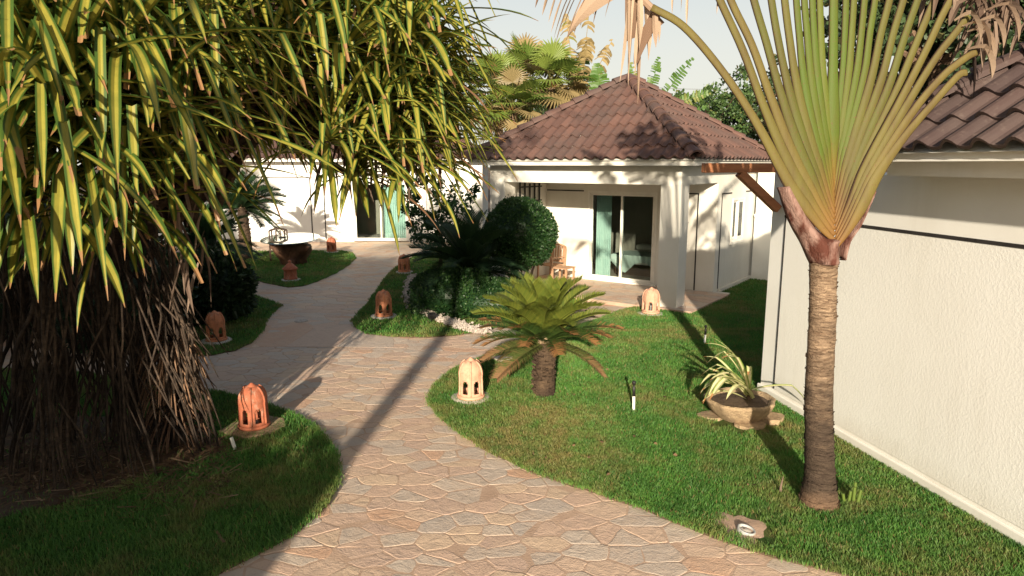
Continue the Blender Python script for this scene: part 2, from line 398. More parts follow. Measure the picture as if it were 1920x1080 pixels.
wo = wn.new("ShaderNodeOutputWorld"); 
tc = wn.new("ShaderNodeTexCoord"); sx = wn.new("ShaderNodeSeparateXYZ"); wl.new(tc.outputs["Generated"], sx.inputs[0])
hz = wn.new("ShaderNodeMapRange"); hz.interpolation_type = 'SMOOTHSTEP'; wl.new(sx.outputs[2], hz.inputs[0])
for i_, v_ in ((1, .02), (2, .55), (3, .88), (4, .12)): hz.inputs[i_].default_value = v_
mxw = wn.new("ShaderNodeMix"); mxw.data_type = 'RGBA'; wl.new(hz.outputs[0], mxw.inputs[0]); wl.new(sky.outputs[0], mxw.inputs[6]); mxw.inputs[7].default_value = (6.0, 5.85, 5.2, 1)   # humid haze low over the horizon
wl.new(mxw.outputs[2], bg.inputs[0]); wl.new(bg.outputs[0], wo.inputs[0])
SC.view_settings.view_transform = 'Standard'; SC.view_settings.look = 'None'; SC.view_settings.gamma = 1
SC.view_settings.exposure = 0.97
SC.render.film_transparent = False
SC.cycles.max_bounces = 6; SC.cycles.transparent_max_bounces = 12
# ------------------------------------------------------------------ ground, path, lawns
g = MB(); S = 600
g.add([V((-S, -S, 0)), V((S, -S, 0)), V((S, S, 0)), V((-S, S, 0))], [(0, 1, 2, 3)])
tag(g.build('ground', M['soil']), kind='structure')

LZ = .035
def bwp(u, v): th = rad(35.5); return (u * math.cos(th) + v * math.sin(th), -u * math.sin(th) + v * math.cos(th))
def P2(lst, z=LZ): return [(q.x, q.y) for q in (gp(a, b, z) for a, b in lst)]
lawn_right = P2([(1660, 1100), (1590, 1078), (1500, 1052), (1400, 1025), (1340, 1003), (1260, 975), (1200, 950), (1100, 916), (1000, 884), (930, 851), (885, 826), (850, 803), (822, 778), (807, 757), (806, 740), (820, 718), (850, 694), (885, 678), (925, 664), (985, 643), (1050, 624), (1100, 608), (1135, 594), (1165, 583), (1192, 577)]) \
    + [bwp(-5.6, 12.50), bwp(-4.64, 12.50), bwp(-4.64, 14.98), bwp(-4.97, 15.0), bwp(-4.97, 17.33), bwp(1.5, 17.33), (9.0, 12.5), (8.5, 8.5), (3.2, 8.05), (3.9, 4.6), (4.9, 1.0), (5.0, -3), (2.6, -3), (2.9, 2.6)]
lawn_bed = P2([(662, 602), (668, 613), (690, 625), (740, 630), (800, 631), (850, 628), (893, 622), (955, 607), (1010, 590), (1060, 573), (1100, 560), (1075, 532), (1000, 500), (930, 470), (850, 463), (812, 470), (782, 480), (757, 492), (737, 507), (720, 527), (704, 551), (687, 575), (670, 591)])
lawn_table = P2([(412, 506), (450, 517), (500, 530), (540, 538), (566, 536), (595, 527), (630, 511), (655, 495), (665, 484), (660, 475), (640, 471), (560, 470), (480, 471), (395, 473), (250, 476), (250, 490), (395, 500)])
lawn_mid = P2([(526, 573), (505, 590), (495, 608), (488, 625), (470, 642), (440, 655), (400, 664), (330, 668), (200, 660), (200, 520), (330, 524), (412, 535), (450, 546), (495, 561)])
lawn_left = P2([(340, 728), (400, 735), (450, 745), (505, 760), (550, 778), (585, 797), (612, 822), (628, 848), (635, 880), (630, 910), (612, 945), (580, 975), (540, 1005), (490, 1035), (430, 1065), (380, 1090)]) \
    + [(-2.3, 2.6), (-2.6, -3), (-16, -3), (-16, 9.0), (-6.5, 9.3)]
LAWNS = [('lawn', lawn_right), ('lawn', lawn_bed), ('lawn', lawn_table), ('lawn', lawn_mid), ('lawn', lawn_left)]
def rough(p):
    out = []
    for i in range(len(p)):
        a = V((p[i][0], p[i][1], 0)); b = V((p[(i + 1) % len(p)][0], p[(i + 1) % len(p)][1], 0)); L = (b - a).length; k = max(1, min(60, int(L / .13)))
        for s in range(k):
            q = a.lerp(b, s / k); n = noise.noise(q * 3.1) * .035 + noise.noise(q * 11.0) * .018; w = V((b.y - a.y, a.x - b.x, 0)) / max(L, .01); out.append((q.x + w.x * n, q.y + w.y * n))
    return out
for nm, p in LAWNS:
    m = MB(); m.poly(rough(p), 0.0, LZ, 0, 1)
    tag(m.build(nm, [M['lawn'], M['soil']]), kind='structure')
def inside(poly, x, y):
    x = np.asarray(x); y = np.asarray(y); r = np.zeros(x.shape, bool); n = len(poly); j = n - 1
    for i in range(n):
        xi, yi = poly[i]; xj, yj = poly[j]
        c = ((yi > y) != (yj > y)) & (x < (xj - xi) * (y - yi) / ((yj - yi) if yj != yi else 1e-9) + xi)
        r ^= c; j = i
    return r

# flagstones: irregular slabs, every one slightly tilted, on a sheet of sandy mortar
def clip_half(poly, nx, ny, c):
    out = []
    for i in range(len(poly)):
        a = poly[i]; b = poly[(i + 1) % len(poly)]
        da = nx * a[0] + ny * a[1] - c; db = nx * b[0] + ny * b[1] - c
        if da <= 0: out.append(a)
        if (da < 0) != (db < 0) and abs(da - db) > 1e-12:
            t = da / (da - db); out.append((a[0] + (b[0] - a[0]) * t, a[1] + (b[1] - a[1]) * t))
    return out
def flagstones(mb, x0, x1, y0, y1, size, keep, z0, xf=lambda x, y: (x, y), gap=.0035, aniso=1.45, seed=1, rect=None):
    R = random.Random(seed); pts = []; cell = {}
    area = (x1 - x0) * (y1 - y0); tries = int(area / size ** 2 * 14)
    def near(x, y, r):
        ci, cj = int(x / size), int(y / size)
        for i in range(ci - 3, ci + 4):
            for j in range(cj - 3, cj + 4):
                for q in cell.get((i, j), ()):
                    if ((q[0] - x) / aniso) ** 2 + (q[1] - y) ** 2 < r * r: return True
        return False
    for _ in range(tries):
        x, y = R.uniform(x0, x1), R.uniform(y0, y1); r = size * R.choice((.26, .36, .52, .75, 1.0, 1.2))
        if not near(x, y, r): cell.setdefault((int(x / size), int(y / size)), []).append((x, y)); pts.append((x, y))
    for (x, y) in pts:
        if not keep(x, y): continue
        b0, b1, b2, b3 = rect or (x - 1.5, x + 1.5, y - 1.5, y + 1.5); poly = [(b0, b2), (b1, b2), (b1, b3), (b0, b3)]
        ci, cj = int(x / size), int(y / size)
        for i in range(ci - 4, ci + 5):
            for j in range(cj - 4, cj + 5):
                for q in cell.get((i, j), ()):
                    if q == (x, y): continue
                    dx, dy = (q[0] - x) / aniso ** 2, q[1] - y
                    mx, my = (q[0] + x) / 2, (q[1] + y) / 2; L = math.hypot(dx, dy)
                    poly = clip_half(poly, dx / L, dy / L, (dx * mx + dy * my) / L - gap * R.uniform(.5, 1.6))
                    if len(poly) < 3: break
                if len(poly) < 3: break
            if len(poly) < 3: break
        if len(poly) < 3: continue
        # rough the outline, cut the corners
        out = []
        n = len(poly)
        for i in range(n):
            a = V(poly[i]).to_3d(); b = V(poly[(i + 1) % n]).to_3d(); L = (b - a).length
            if L < .03: out.append(a); continue
            k = max(2, int(L / .07)); nn = V((b.y - a.y, a.x - b.x, 0)) / L
            c0 = min(.013, L * .15) / L
            for s in range(k + 1):
                t = c0 + (1 - 2 * c0) * s / k
                out.append(a.lerp(b, t) + nn * R.gauss(0, .0045))
        cx = sum(p.x for p in out) / len(out); cy = sum(p.y for p in out) / len(out)
        tx, ty = R.gauss(0, .006), R.gauss(0, .006); h = z0 + .0098 + R.uniform(-.0012, .0018)
        n = len(out); vs = []
        for ring, (ins, dz) in enumerate(((0, -.0032), (.005, -.0008), (.012, 0))):
            for p in out:
                d = math.hypot(p.x - cx, p.y - cy); s = max(0.2, 1 - ins / max(d, .02))
                qx, qy = cx + (p.x - cx) * s, cy + (p.y - cy) * s
                X, Y = xf(qx, qy); vs.append(V((X, Y, h + dz + tx * (qx - cx) + ty * (qy - cy))))
        fs = [(r * n + i, r * n + (i + 1) % n, (r + 1) * n + (i + 1) % n, (r + 1) * n + i) for r in (0, 1) for i in range(n)]
        fs.append(tuple(range(2 * n, 3 * n)))
        mb.add(vs, fs, 1, fr=R.uniform(.001, 1))
shr = []
def keep_path(x, y):
    a = math.atan2(x, y)
    if y > 1.5 and abs(x) > .85 * y + 1.5: return False
    for _, p in LAWNS:
        if all(bool(inside(p, x + dx, y + dy)) for dx, dy in ((.4, 0), (-.4, 0), (0, .4), (0, -.4), (0, 0))): return False
    return True
pm = MB()
px0, px1, py0, py1 = -15.0, 9.0, -3.0, 25.2
pm.add([V((px0, py0, .0122)), V((px1, py0, .0122)), V((px1, py1, .0122)), V((px0, py1, .0122))], [(0, 1, 2, 3)], 0)
flagstones(pm, -8.0, 5.0, 2.6, 12, .345, keep_path, .004, seed=3)
flagstones(pm, -13.0, 5.0, 12.03, 25.2, .44, keep_path, .0075, seed=4)
tag(pm.build('path', [M['mortar'], M['stone']]), kind='structure')

# grass: many separate blades over the lawns, finer close by
SOILP = P2([(-60, 790), (120, 780), (300, 785), (390, 805), (425, 838), (395, 862), (300, 884), (180, 922), (90, 952), (-60, 985)])
def blades(name, poly, dens, seed, skip=(), soil=None):
    r = np.random.default_rng(seed); P = np.array(poly); lo = P.min(0); hi = P.max(0)
    lo = np.maximum(lo, (-13, 2.4)); hi = np.minimum(hi, (7.5, 24))
    N = int((hi - lo).prod() * dens)
    x = r.uniform(lo[0], hi[0], N); y = r.uniform(lo[1], hi[1], N)
    k = inside(poly, x, y) & (np.abs(x) < .80 * y + .6)
    d = np.hypot(x, y); k &= r.random(N) < np.clip((6.2 / np.maximum(d, 1)) ** 1.7, .03, 1)
    for (cx, cy, cr) in skip: k &= ((x - cx) ** 2 + (y - cy) ** 2) > (cr * (1 + .25 * np.sin(9 * np.arctan2(y - cy, x - cx)))) ** 2
    if soil is not None: k &= ~(inside(soil, x + .05 * np.sin(y * 23), y + .06 * np.sin(x * 19)) & (r.random(N) < .93))
    x = x[k]; y = y[k]; d = d[k]; n = len(x); x = x + r.normal(0, .016, n); y = y + r.normal(0, .016, n)
    ex = [x]; ey = [y]           # ragged growth along the edge
    Q = np.array(rough(poly)); Q2 = np.roll(Q, -1, 0)
    for a_, b_ in zip(Q, Q2):
        md = np.hypot(*((a_ + b_) / 2))
        if (a_[1] < 2 and b_[1] < 2) or md > 24 or abs(a_[0]) > .85 * a_[1] + 1: continue
        c_ = int(np.hypot(*(b_ - a_)) * 620 * min(1, (6.2 / md) ** 1.3)); t_ = r.random(c_)
        ex.append(a_[0] + (b_[0] - a_[0]) * t_ + r.normal(0, .022, c_)); ey.append(a_[1] + (b_[1] - a_[1]) * t_ + r.normal(0, .022, c_))
    x = np.concatenate(ex); y = np.concatenate(ey); d = np.hypot(x, y); n = len(x)
    w = .0024 * np.clip(d / 5.5, 1, 4) * r.uniform(.7, 1.4, n); h = r.uniform(.022, .050, n) * (1 + .12 * np.clip(d / 8 - 1, 0, 1))
    a = r.uniform(0, 2 * np.pi, n); b = r.uniform(0, 2 * np.pi, n); le = h * r.uniform(.15, .9, n)
    v = np.empty((n, 5, 3), np.float32); ca, sa = np.cos(a) * w, np.sin(a) * w
    v[:, 0] = np.stack([x - ca, y - sa, np.full(n, LZ - .004)], 1); v[:, 1] = np.stack([x + ca, y + sa, np.full(n, LZ - .004)], 1)
    mx, my = x + np.cos(b) * le * .35, y + np.sin(b) * le * .35
    v[:, 2] = np.stack([mx + ca * .8, my + sa * .8, LZ + h * .6], 1); v[:, 3] = np.stack([mx - ca * .8, my - sa * .8, LZ + h * .6], 1)
    v[:, 4] = np.stack([x + np.cos(b) * le, y + np.sin(b) * le, LZ + h], 1)
    me = bpy.data.meshes.new(name); me.vertices.add(5 * n); me.vertices.foreach_set("co", v.ravel())
    base = (np.arange(n) * 5)[:, None]
    li = np.concatenate([base + np.array([[0, 1, 2, 3]]), base + np.array([[3, 2, 4]])], 1).ravel().astype(np.int32)
    me.loops.add(7 * n); me.loops.foreach_set("vertex_index", li)
    me.polygons.add(2 * n); ls = np.stack([np.arange(n) * 7, np.arange(n) * 7 + 4], 1).ravel().astype(np.int32)
    me.polygons.foreach_set("loop_start", ls)
    me.update(calc_edges=True)
    at = me.attributes.new("lv", 'FLOAT_VECTOR', 'POINT')
    q = np.zeros((n, 5, 3), np.float32); q[:, :, 2] = r.random(n)[:, None]; q[:, 4, 1] = 1; at.data.foreach_set("vector", q.ravel())
    me.materials.append(M['grass'])
    o = bpy.data.objects.new(name, me); COL.objects.link(o); return tag(o, kind='stuff')
bare = gp(1398, 985, LZ); bowlp = gp(1392, 790, LZ)
blades('grass', lawn_right, 13000, 1, [(bare.x, bare.y, .20), (bare.x + .07, bare.y - .2, .12), (bowlp.x, bowlp.y + .05, .40)])
blades('grass', lawn_left, 8000, 2, soil=SOILP)
blades('grass', lawn_bed, 5200, 3)
blades('grass', lawn_table, 6500, 4)
blades('grass', lawn_mid, 5200, 5)

# ------------------------------------------------------------------ buildings
def tile_roof(mb, A, B, C_, D, courses, tile=.24, up=.03, mat=0):
    """corrugated tile courses on the plane A,B (eave, left to right from outside), C,D (ridge, right then left)."""
    A, B, C_, D = map(V, (A, B, C_, D))
    e = (B - A); L = e.length; e.normalize()
    sD = (D - A).dot(e); sC = (C_ - A).dot(e); slope = (D - A) - e * sD; H = slope.length; tdir = slope / H
    nrm = e.cross(tdir); nrm.normalize()
    if nrm.z < 0: nrm = -nrm
    NS = 10; ncol = int(math.ceil(L / tile)) + 1
    def wave(fr):
        return .062 * math.sin(math.pi * fr / .62) if fr < .62 else -.008 * math.sin(math.pi * (fr - .62) / .38)
    for j in range(courses):
        t0 = j / courses; t1 = (j + 1) / courses + .01
        lo0, hi0 = lerp(0, sD, t0), lerp(L, sC, t0); lo1, hi1 = lerp(0, sD, min(t1, 1)), lerp(L, sC, min(t1, 1))
        for c in range(-1, ncol):
            s0 = c * tile; s1 = s0 + tile
            if s1 < lo0 or s0 > hi0: continue
            vs = []; jit = random.gauss(0, .003)
            for k in range(NS + 1):
                s = s0 + tile * k / NS; h = wave(k / NS)
                a = min(max(s, lo0), hi0); b = min(max(s, lo1), hi1)
                p0 = A + e * a + tdir * (H * t0 - .03); p1 = A + e * b + tdir * (H * min(t1, 1))
                vs += [p0 + nrm * (up + h * 1.0 - .022 + jit), p0 + nrm * (up + h + .006 + jit), p1 + nrm * (h * .9 + jit * .3)]
            fs = []
            for k in range(NS):
                q = k * 3
                fs += [(q, q + 3, q + 4, q + 1), (q + 1, q + 4, q + 5, q + 2)]
            mb.add(vs, fs, mat, fr=random.uniform(.001, 1))
def ridge_caps(mb, P, Q, r=.13, ln=.36, mat=0):
    P = V(P); Q = V(Q); d = Q - P; L = d.length; d.normalize(); n = int(L / ln) + 1
    sd = d.cross(V((0, 0, 1))); sd.normalize(); u = sd.cross(d)
    for i in range(n):
        a = P + d * (i * L / n - .03); b = P + d * ((i + 1) * L / n + .02); vs = []; K = 8
        for k in range(K + 1):
            t = math.pi * k / K; cs, sn = math.cos(t), math.sin(t)
            vs += [a + sd * r * cs + u * (r * .85 * sn - .02) , a + sd * (r + .018) * cs + u * ((r + .018) * .85 * sn - .0), b + sd * (r * .8) * cs + u * (r * .8 * .85 * sn - .01)]
        fs = []
        for k in range(K): q = k * 3; fs += [(q, q + 3, q + 4, q + 1), (q + 1, q + 4, q + 5, q + 2)]
        mb.add(vs, fs, mat, fr=random.uniform(.001, .6))
def hip_roof(parent, x0, x1, y0, y1, z, rise, ridge, axis, courses, mat, tile=.24, fascia_h=.12, fmat='white'):
    """ridge: half length of the ridge along the axis; 0 gives a pyramid."""
    cx, cy = (x0 + x1) / 2, (y0 + y1) / 2
    a = V((x0, y0, z)); b = V((x1, y0, z)); c = V((x1, y1, z)); d = V((x0, y1, z))
    if axis == 'x': R0 = V((cx - ridge, cy, z + rise)); R1 = V((cx + ridge, cy, z + rise)); pl = [(a, b, R1, R0), (b, c, R1, R1), (c, d, R0, R1), (d, a, R0, R0)]
    else: R0 = V((cx, cy - ridge, z + rise)); R1 = V((cx, cy + ridge, z + rise)); pl = [(a, b, R0, R0), (b, c, R1, R0), (c, d, R1, R1), (d, a, R0, R1)]
    m = MB()
    for q in pl: tile_roof(m, *q, courses, tile)
    r = m.build('roof', mat, parent, smooth=False)
    m = MB()
    hips = [(a, R0), (d, R0 if axis == 'x' else R1), (b, R1 if axis == 'x' else R0), (c, R1)]
    for p, q in hips: ridge_caps(m, p + V((0, 0, .05)), q + V((0, 0, .05)))
    if ridge > .01: ridge_caps(m, R0 + V((0, 0, .06)), R1 + V((0, 0, .06)))
    m.build('ridge_cap', mat, r)
    # white deck closing the eave from below, with its fascia
    m = MB(); k = .035
    for p, q, s, t in pl:
        if (s - t).length < 1e-6: m.add([p - V((0, 0, k)), q - V((0, 0, k)), s - V((0, 0, k))], [(0, 1, 2)])
        else: m.add([p - V((0, 0, k)), q - V((0, 0, k)), s - V((0, 0, k)), t - V((0, 0, k))], [(0, 1, 2, 3)])
    i = .05
    m.box(x0 + i, x1 - i, y0 + i, y1 - i, z - fascia_h, z - .02)
    m.build('eave_fascia', M[fmat], parent)
    return r
def framed_glass(parent, name, M4, w, h, leaves, fw=.055, depth=.06, glass='glass', handle=True):
    """frame in the local x-z plane of M4, standing on its origin; returns the frame object."""
    m = MB()
    m.box(0, w, -depth, depth, 0, fw, 0, M4); m.box(0, w, -depth, depth, h - fw, h, 0, M4)
    m.box(0, fw, -depth, depth, fw, h - fw, 0, M4); m.box(w - fw, w, -depth, depth, fw, h - fw, 0, M4)
    o = m.build(name, M['trim'], parent)
    iw = (w - 2 * fw) / leaves
    for i in range(leaves):
        x0 = fw + i * iw - (.02 if i else 0); x1 = fw + (i + 1) * iw + (.02 if i < leaves - 1 else 0); yy = (-.022 if i % 2 else .022); e = .02; s = .05
        m = MB()
        m.box(x0, x1, yy - e, yy + e, fw + .003, fw + s, 0, M4); m.box(x0, x1, yy - e, yy + e, h - fw - s, h - fw - .003, 0, M4)
        m.box(x0, x0 + s, yy - e, yy + e, fw + s, h - fw - s, 0, M4); m.box(x1 - s, x1, yy - e, yy + e, fw + s, h - fw - s, 0, M4)
        if handle and i == leaves - 1: m.box(x1 - .035, x1 - .015, yy - e - .025, yy - e - .001, h * .42, h * .52, 0, M4)
        m.build('sash', M['trim'], o)
        m = MB(); m.box(x0 + s, x1 - s, yy - .004, yy + .004, fw + s, h - fw - s, 0, M4); m.build('pane', M[glass], o)
    return o

# --- the bungalow: local x runs along the porch front, y into the house
TH = rad(35.5); UX = V((math.cos(TH), -math.sin(TH), 0)); VX = V((math.sin(TH), math.cos(TH), 0))
def bw(u, v, z=0): return UX * u + VX * v + V((0, 0, z))
BU, BV = -7.28, 14.86
bung = empty('bungalow', bw(BU, BV), -TH, 'small white bungalow with a brown pyramid tile roof and an open corner porch', 'house')
def L(u, v): return (u - BU, v - BV)
u0, u1 = L(-9.62, 0)[0], L(-5.02, 0)[0]; vf = L(0, 12.62)[1]; vb = L(0, 14.72)[1]; ve = L(0, 17.55)[1]
EZ = 2.93; WT = 2.868
T = .2
m = MB()   # back wall of the porch with the door opening
du0, du1 = L(-8.22, 0)[0], L(-6.42, 0)[0]; DH = 2.16; FZ = .10
m.box(u0 + .2, du0, vb, vb + T, 0, WT); m.box(du1, u1, vb, vb + T, 0, WT); m.box(du0, du1, vb, vb + T, FZ + DH, WT)
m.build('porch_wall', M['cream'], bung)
m = MB()   # side wall with window opening
wv0, wv1, wz0, wz1 = L(0, 15.72)[1], L(0, 16.62)[1], 1.12, 2.12
m.box(u1 - T, u1, vb + T, wv0, 0, WT); m.box(u1 - T, u1, wv1, ve - T, 0, WT)
m.box(u1 - T, u1, wv0, wv1, 0, wz0); m.box(u1 - T, u1, wv0, wv1, wz1, WT)
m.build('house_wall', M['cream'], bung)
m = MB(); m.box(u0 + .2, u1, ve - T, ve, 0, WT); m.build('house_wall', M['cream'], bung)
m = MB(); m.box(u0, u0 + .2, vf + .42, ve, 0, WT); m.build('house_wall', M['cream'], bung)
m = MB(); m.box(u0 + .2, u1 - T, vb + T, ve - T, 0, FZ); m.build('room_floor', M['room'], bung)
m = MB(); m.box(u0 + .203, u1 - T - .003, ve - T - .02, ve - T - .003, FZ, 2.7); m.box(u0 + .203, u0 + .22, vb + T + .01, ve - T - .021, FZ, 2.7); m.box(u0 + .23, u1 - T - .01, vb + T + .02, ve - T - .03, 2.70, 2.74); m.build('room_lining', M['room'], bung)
PW = .42
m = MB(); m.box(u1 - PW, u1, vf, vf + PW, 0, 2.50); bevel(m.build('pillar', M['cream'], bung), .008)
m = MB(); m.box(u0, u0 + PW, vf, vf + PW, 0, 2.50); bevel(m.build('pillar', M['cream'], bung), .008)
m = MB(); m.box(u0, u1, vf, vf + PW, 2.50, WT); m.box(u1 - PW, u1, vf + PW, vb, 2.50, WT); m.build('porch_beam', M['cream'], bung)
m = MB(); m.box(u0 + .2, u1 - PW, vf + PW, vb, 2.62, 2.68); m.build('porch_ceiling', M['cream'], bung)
# porch floor
m = MB()
pf0, pf1, pv0 = u0 - .1, u1 + .36, vf - .12
m.box(pf0, pf1, pv0, vb, 0, FZ - .012, 0)
flagstones(m, pf0, pf1, pv0, vb - .02, .40, lambda x, y: True, FZ - .015, seed=9, rect=(pf0, pf1, pv0, vb - .005))
# edge slabs
m.build('porch_floor', [M['mortar'], M['stone']], bung)
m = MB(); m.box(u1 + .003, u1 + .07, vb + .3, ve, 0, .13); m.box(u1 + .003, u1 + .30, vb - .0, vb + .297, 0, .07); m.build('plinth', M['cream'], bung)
# thin black groove lines around the wall panels
def lines(parent, *bx):
    for b in bx:
        m = MB(); m.box(*b); m.build('panel_line', M['black_line'], parent)
gz = 2.24
lines(bung, (u0 + .22, du0 - .12, vb - .012, vb - .001, gz, gz + .028), (du1 + .12, u1 - .42, vb - .012, vb - .001, gz, gz + .028), (u1 - .448, u1 - .42, vb - .012, vb - .001, FZ, gz - .001), (u1 + .001, u1 + .012, vb + .28, wv0 - .08, gz, gz + .028), (u1 + .001, u1 + .012, wv1 + .08, ve - .1, gz, gz + .028), (u1 + .001, u1 + .012, vb + .252, vb + .28, .14, gz + .028))
framed_glass(bung, 'sliding_door', Matrix.Translation((du0, vb + .05, FZ)), du1 - du0, DH, 2)
m = MB(); m.box(du0 - .06, du1 + .06, vb - .09, vb - .012, FZ - .01, FZ + .03); m.build('door_step', M['trim'], bung)
RZ = Matrix.Rotation(rad(90), 4, 'Z')
framed_glass(bung, 'window', Matrix.Translation((u1 - .03, wv0, wz0)) @ RZ, wv1 - wv0, wz1 - wz0, 2, .05, .05, 'glass_dark', handle=False)
m = MB(); m.box(u1 + .001, u1 + .05, wv0 - .05, wv1 + .05, wz0 - .06, wz0 - .002); m.build('window_sill', M['trim'], bung)
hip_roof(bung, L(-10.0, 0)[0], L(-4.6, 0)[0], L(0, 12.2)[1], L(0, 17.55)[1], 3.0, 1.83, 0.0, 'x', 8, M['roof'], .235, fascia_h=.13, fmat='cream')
for (a, b) in ((L(-8.35, 13.75)), (L(-5.55, 13.7))):
    m = MB(); m.lathe([(.0, 2.46), (.08, 2.475), (.14, 2.52), (.165, 2.58), (.165, 2.62), (0, 2.62)], 20, 0, (a, b, 0)); m.build('ceiling_lamp', M['wall_lamp'], bung, True)
# small bracket on the side panel of the porch
m = MB(); q = L(-5.72, 14.7); m.bar((q[0], q[1] - .02, 1.62), (q[0] + .09, q[1] - .02, 1.62), .02, .02); m.bar((q[0] + .03, q[1] - .02, 1.63), (q[0] + .03, q[1] - .02, 1.72), .015, .015); m.build('hook', M['metal'], bung)

# trellis beside the porch
tr = empty('trellis', bw(-9.38, 13.9), -TH, 'black metal trellis on the inner left wall of the porch', 'trellis')
m = MB()
for v_ in (-.42, -.21, 0, .21, .42): m.box(-.015, .015, v_ - .02, v_ + .02, 1.6, 2.5 if v_ else 2.44)
m.build('upright', M['black'], tr); m = MB()
for z_ in (1.68, 2.0, 2.34): m.box(.017, .04, -.48, .48, z_, z_ + .035)
m.build('crossbar', M['black'], tr)

# bed and curtain seen through the glass
bed = empty('bed', bw(-7.25, 16.55, FZ), -TH, 'made bed with a white throw inside the bungalow behind the glass door', 'bed')
def pillowbox(mb, x0, x1, y0, y1, z0, z1, mat=0): mb.box(x0, x1, y0, y1, z0, z1, mat)
m = MB(); m.box(-.75, .75, -.75, .78, .0, .28); m.build('base', M['wood_dark'], bed)
m = MB(); m.box(-.78, .78, -.78, .76, .283, .50); bevel(m.build('mattress', M['linen'], bed), .06, 3)
m = MB(); m.box(-.9, .9, .79, .85, .0, 1.05); m.build('headboard', M['wood_dark'], bed)
for x_ in (-.4, .4):
    m = MB(); m.box(x_ - .32, x_ + .32, .38, .74, .50, .66); bevel(m.build('pillow', M['linen'], bed), .07, 3)
m = MB(); N = 12
def throw(i, j):
    x = -.83 + 1.66 * i / N; y = -.80 + .9 * j / N; return V((x, y, .515 + .008 * math.sin(x * 17) * math.sin(y * 13)))
vs = [throw(i, j) for j in range(N + 1) for i in range(N + 1)]
m.add(vs, [(j * (N + 1) + i, j * (N + 1) + i + 1, (j + 1) * (N + 1) + i + 1, (j + 1) * (N + 1) + i) for i in range(N) for j in range(N)])
vs = []
for i in range(N + 1):
    x = -.83 + 1.66 * i / N; dd = .16 + .34 * max(0, 1 - abs((i / N - .22)) / .22) + .2 * max(0, 1 - abs(i / N - .8) / .2)
    vs += [V((x, -.80, .515)), V((x + .01 * math.sin(i * 2), -.83 - .02 * math.sin(i * 1.7), .515 - dd))]
m.add(vs, [(2 * i, 2 * i + 2, 2 * i + 3, 2 * i + 1) for i in range(N)])
m.build('throw', M['linen_teal'], bed)
def curtain(name, base, rz, w, h, label, mat='curtain', folds=9):
    o = empty(name, base, rz, label, 'curtain')
    m = MB(); K = folds * 6; vs = []
    for i in range(K + 1):
        x = w * i / K; y = .045 * math.sin(2 * math.pi * i / 6) + .012 * math.sin(i * .9)
        vs += [V((x, y * 1.1, .03)), V((x, y, h * .5)), V((x, y * .6, h))]
    m.add(vs, [(3 * i + k, 3 * i + 3 + k, 3 * i + 4 + k, 3 * i + 1 + k) for i in range(K) for k in (0, 1)])
    m.build('drape', M[mat], o, True)
    m = MB(); m.tube([V((-.05, 0, h + .02)), V((w + .05, 0, h + .02))], .012, 8); m.build('rod', M['metal'], o)
    return o
curtain('curtain', bw(-8.14, 15.02, FZ), -TH, .42, 2.25, 'pale teal curtain behind the left pane of the porch sliding door')

# wooden armchair and little table on the porch
def chair(name, loc, rz, label, mat, slats=5, arms=True):
    o = empty(name, loc, rz, label, 'chair')
    m = MB()
    for i in range(6): m.box(-.25, .25, -.25 + i * .085, -.25 + i * .085 + .07, .41, .435)
    m.build('seat', mat, o)
    for sx in (-1, 1):
        m = MB(); m.bar((sx * .25, -.24, 0), (sx * .25, -.24, .64 if arms else .40), .045, .045, up=V((0, 1, 0))); m.build('leg', mat, o)
        m = MB(); m.bar((sx * .25, .27, 0), (sx * .25, .33, .93), .045, .045, up=V((0, 1, 0))); m.build('leg', mat, o)
        if arms: m = MB(); m.box(sx * .25 - .035, sx * .25 + .035, -.28, .30, .642, .67); m.build('armrest', mat, o)
    m = MB()
    pts = [V((-.25 + .5 * i / 8, .335, .93 + .06 * math.sin(math.pi * i / 8))) for i in range(9)]
    m.tube(pts, .03, 8); m.bar((-.24, .30, .50), (.24, .30, .50), .03, .05)
    for i in range(slats): x = -.18 + .36 * i / (slats - 1); m.bar((x, .305, .52), (x, .33, .94), .045, .018, up=V((0, 1, 0)))
    m.build('backrest', mat, o); return o
chair('armchair', bw(-8.92, 14.15, FZ), -TH - .15, 'light brown wooden armchair with a curved slatted back on the porch', M['wood_chair']).scale = (.9, .9, .84)
o = empty('side_table', bw(-8.30, 13.72, FZ), -TH, 'low slatted wooden side table in front of the porch armchair', 'table')
m = MB()
for i in range(5): m.box(-.22, .22, -.22 + i * .09, -.22 + i * .09 + .075, .38, .405)
m.build('top', M['wood_chair'], o)
for sx in (-1, 1):
    for sy in (-1, 1): m = MB(); m.box(sx * .19 - .02, sx * .19 + .02, sy * .17 - .02, sy * .17 + .02, 0, .379); m.build('leg', M['wood_chair'], o)

# garden wall between the two houses
gw = bw(-5.02 + .03, 17.3)
m = MB(); Mg = Matrix.Translation(gw) @ Matrix.Rotation(-TH, 4, 'Z')
m.box(.04, 7.0, 0, .2, 0, 1.62, 0, Mg); o = m.build('garden_wall', M['white'])
tag(o, 'low white garden wall joining the bungalow to the house on the right', 'wall')
m = MB(); m.box(.04, 7.0, -.05, .25, 1.622, 1.68, 0, Mg); m.build('coping', M['white'], o)
m = MB(); 
m.box(.05, .50, .02, .18, 1.683, 2.86, 0, Mg); m.build('pier', M['white'], o)

# --- the house on the right
A0 = gp(1425, 738); A1 = gp(1920, 1034)
ad = (A1 - A0).normalized(); bd = V((-ad.y, ad.x, 0)); 
if bd.x < 0: bd = -bd
RH = math.atan2(bd.y, bd.x)
rh = empty('house', A0, RH, 'white stucco house with dark brown tile roof, filling the right edge behind the palm trunk', 'house')
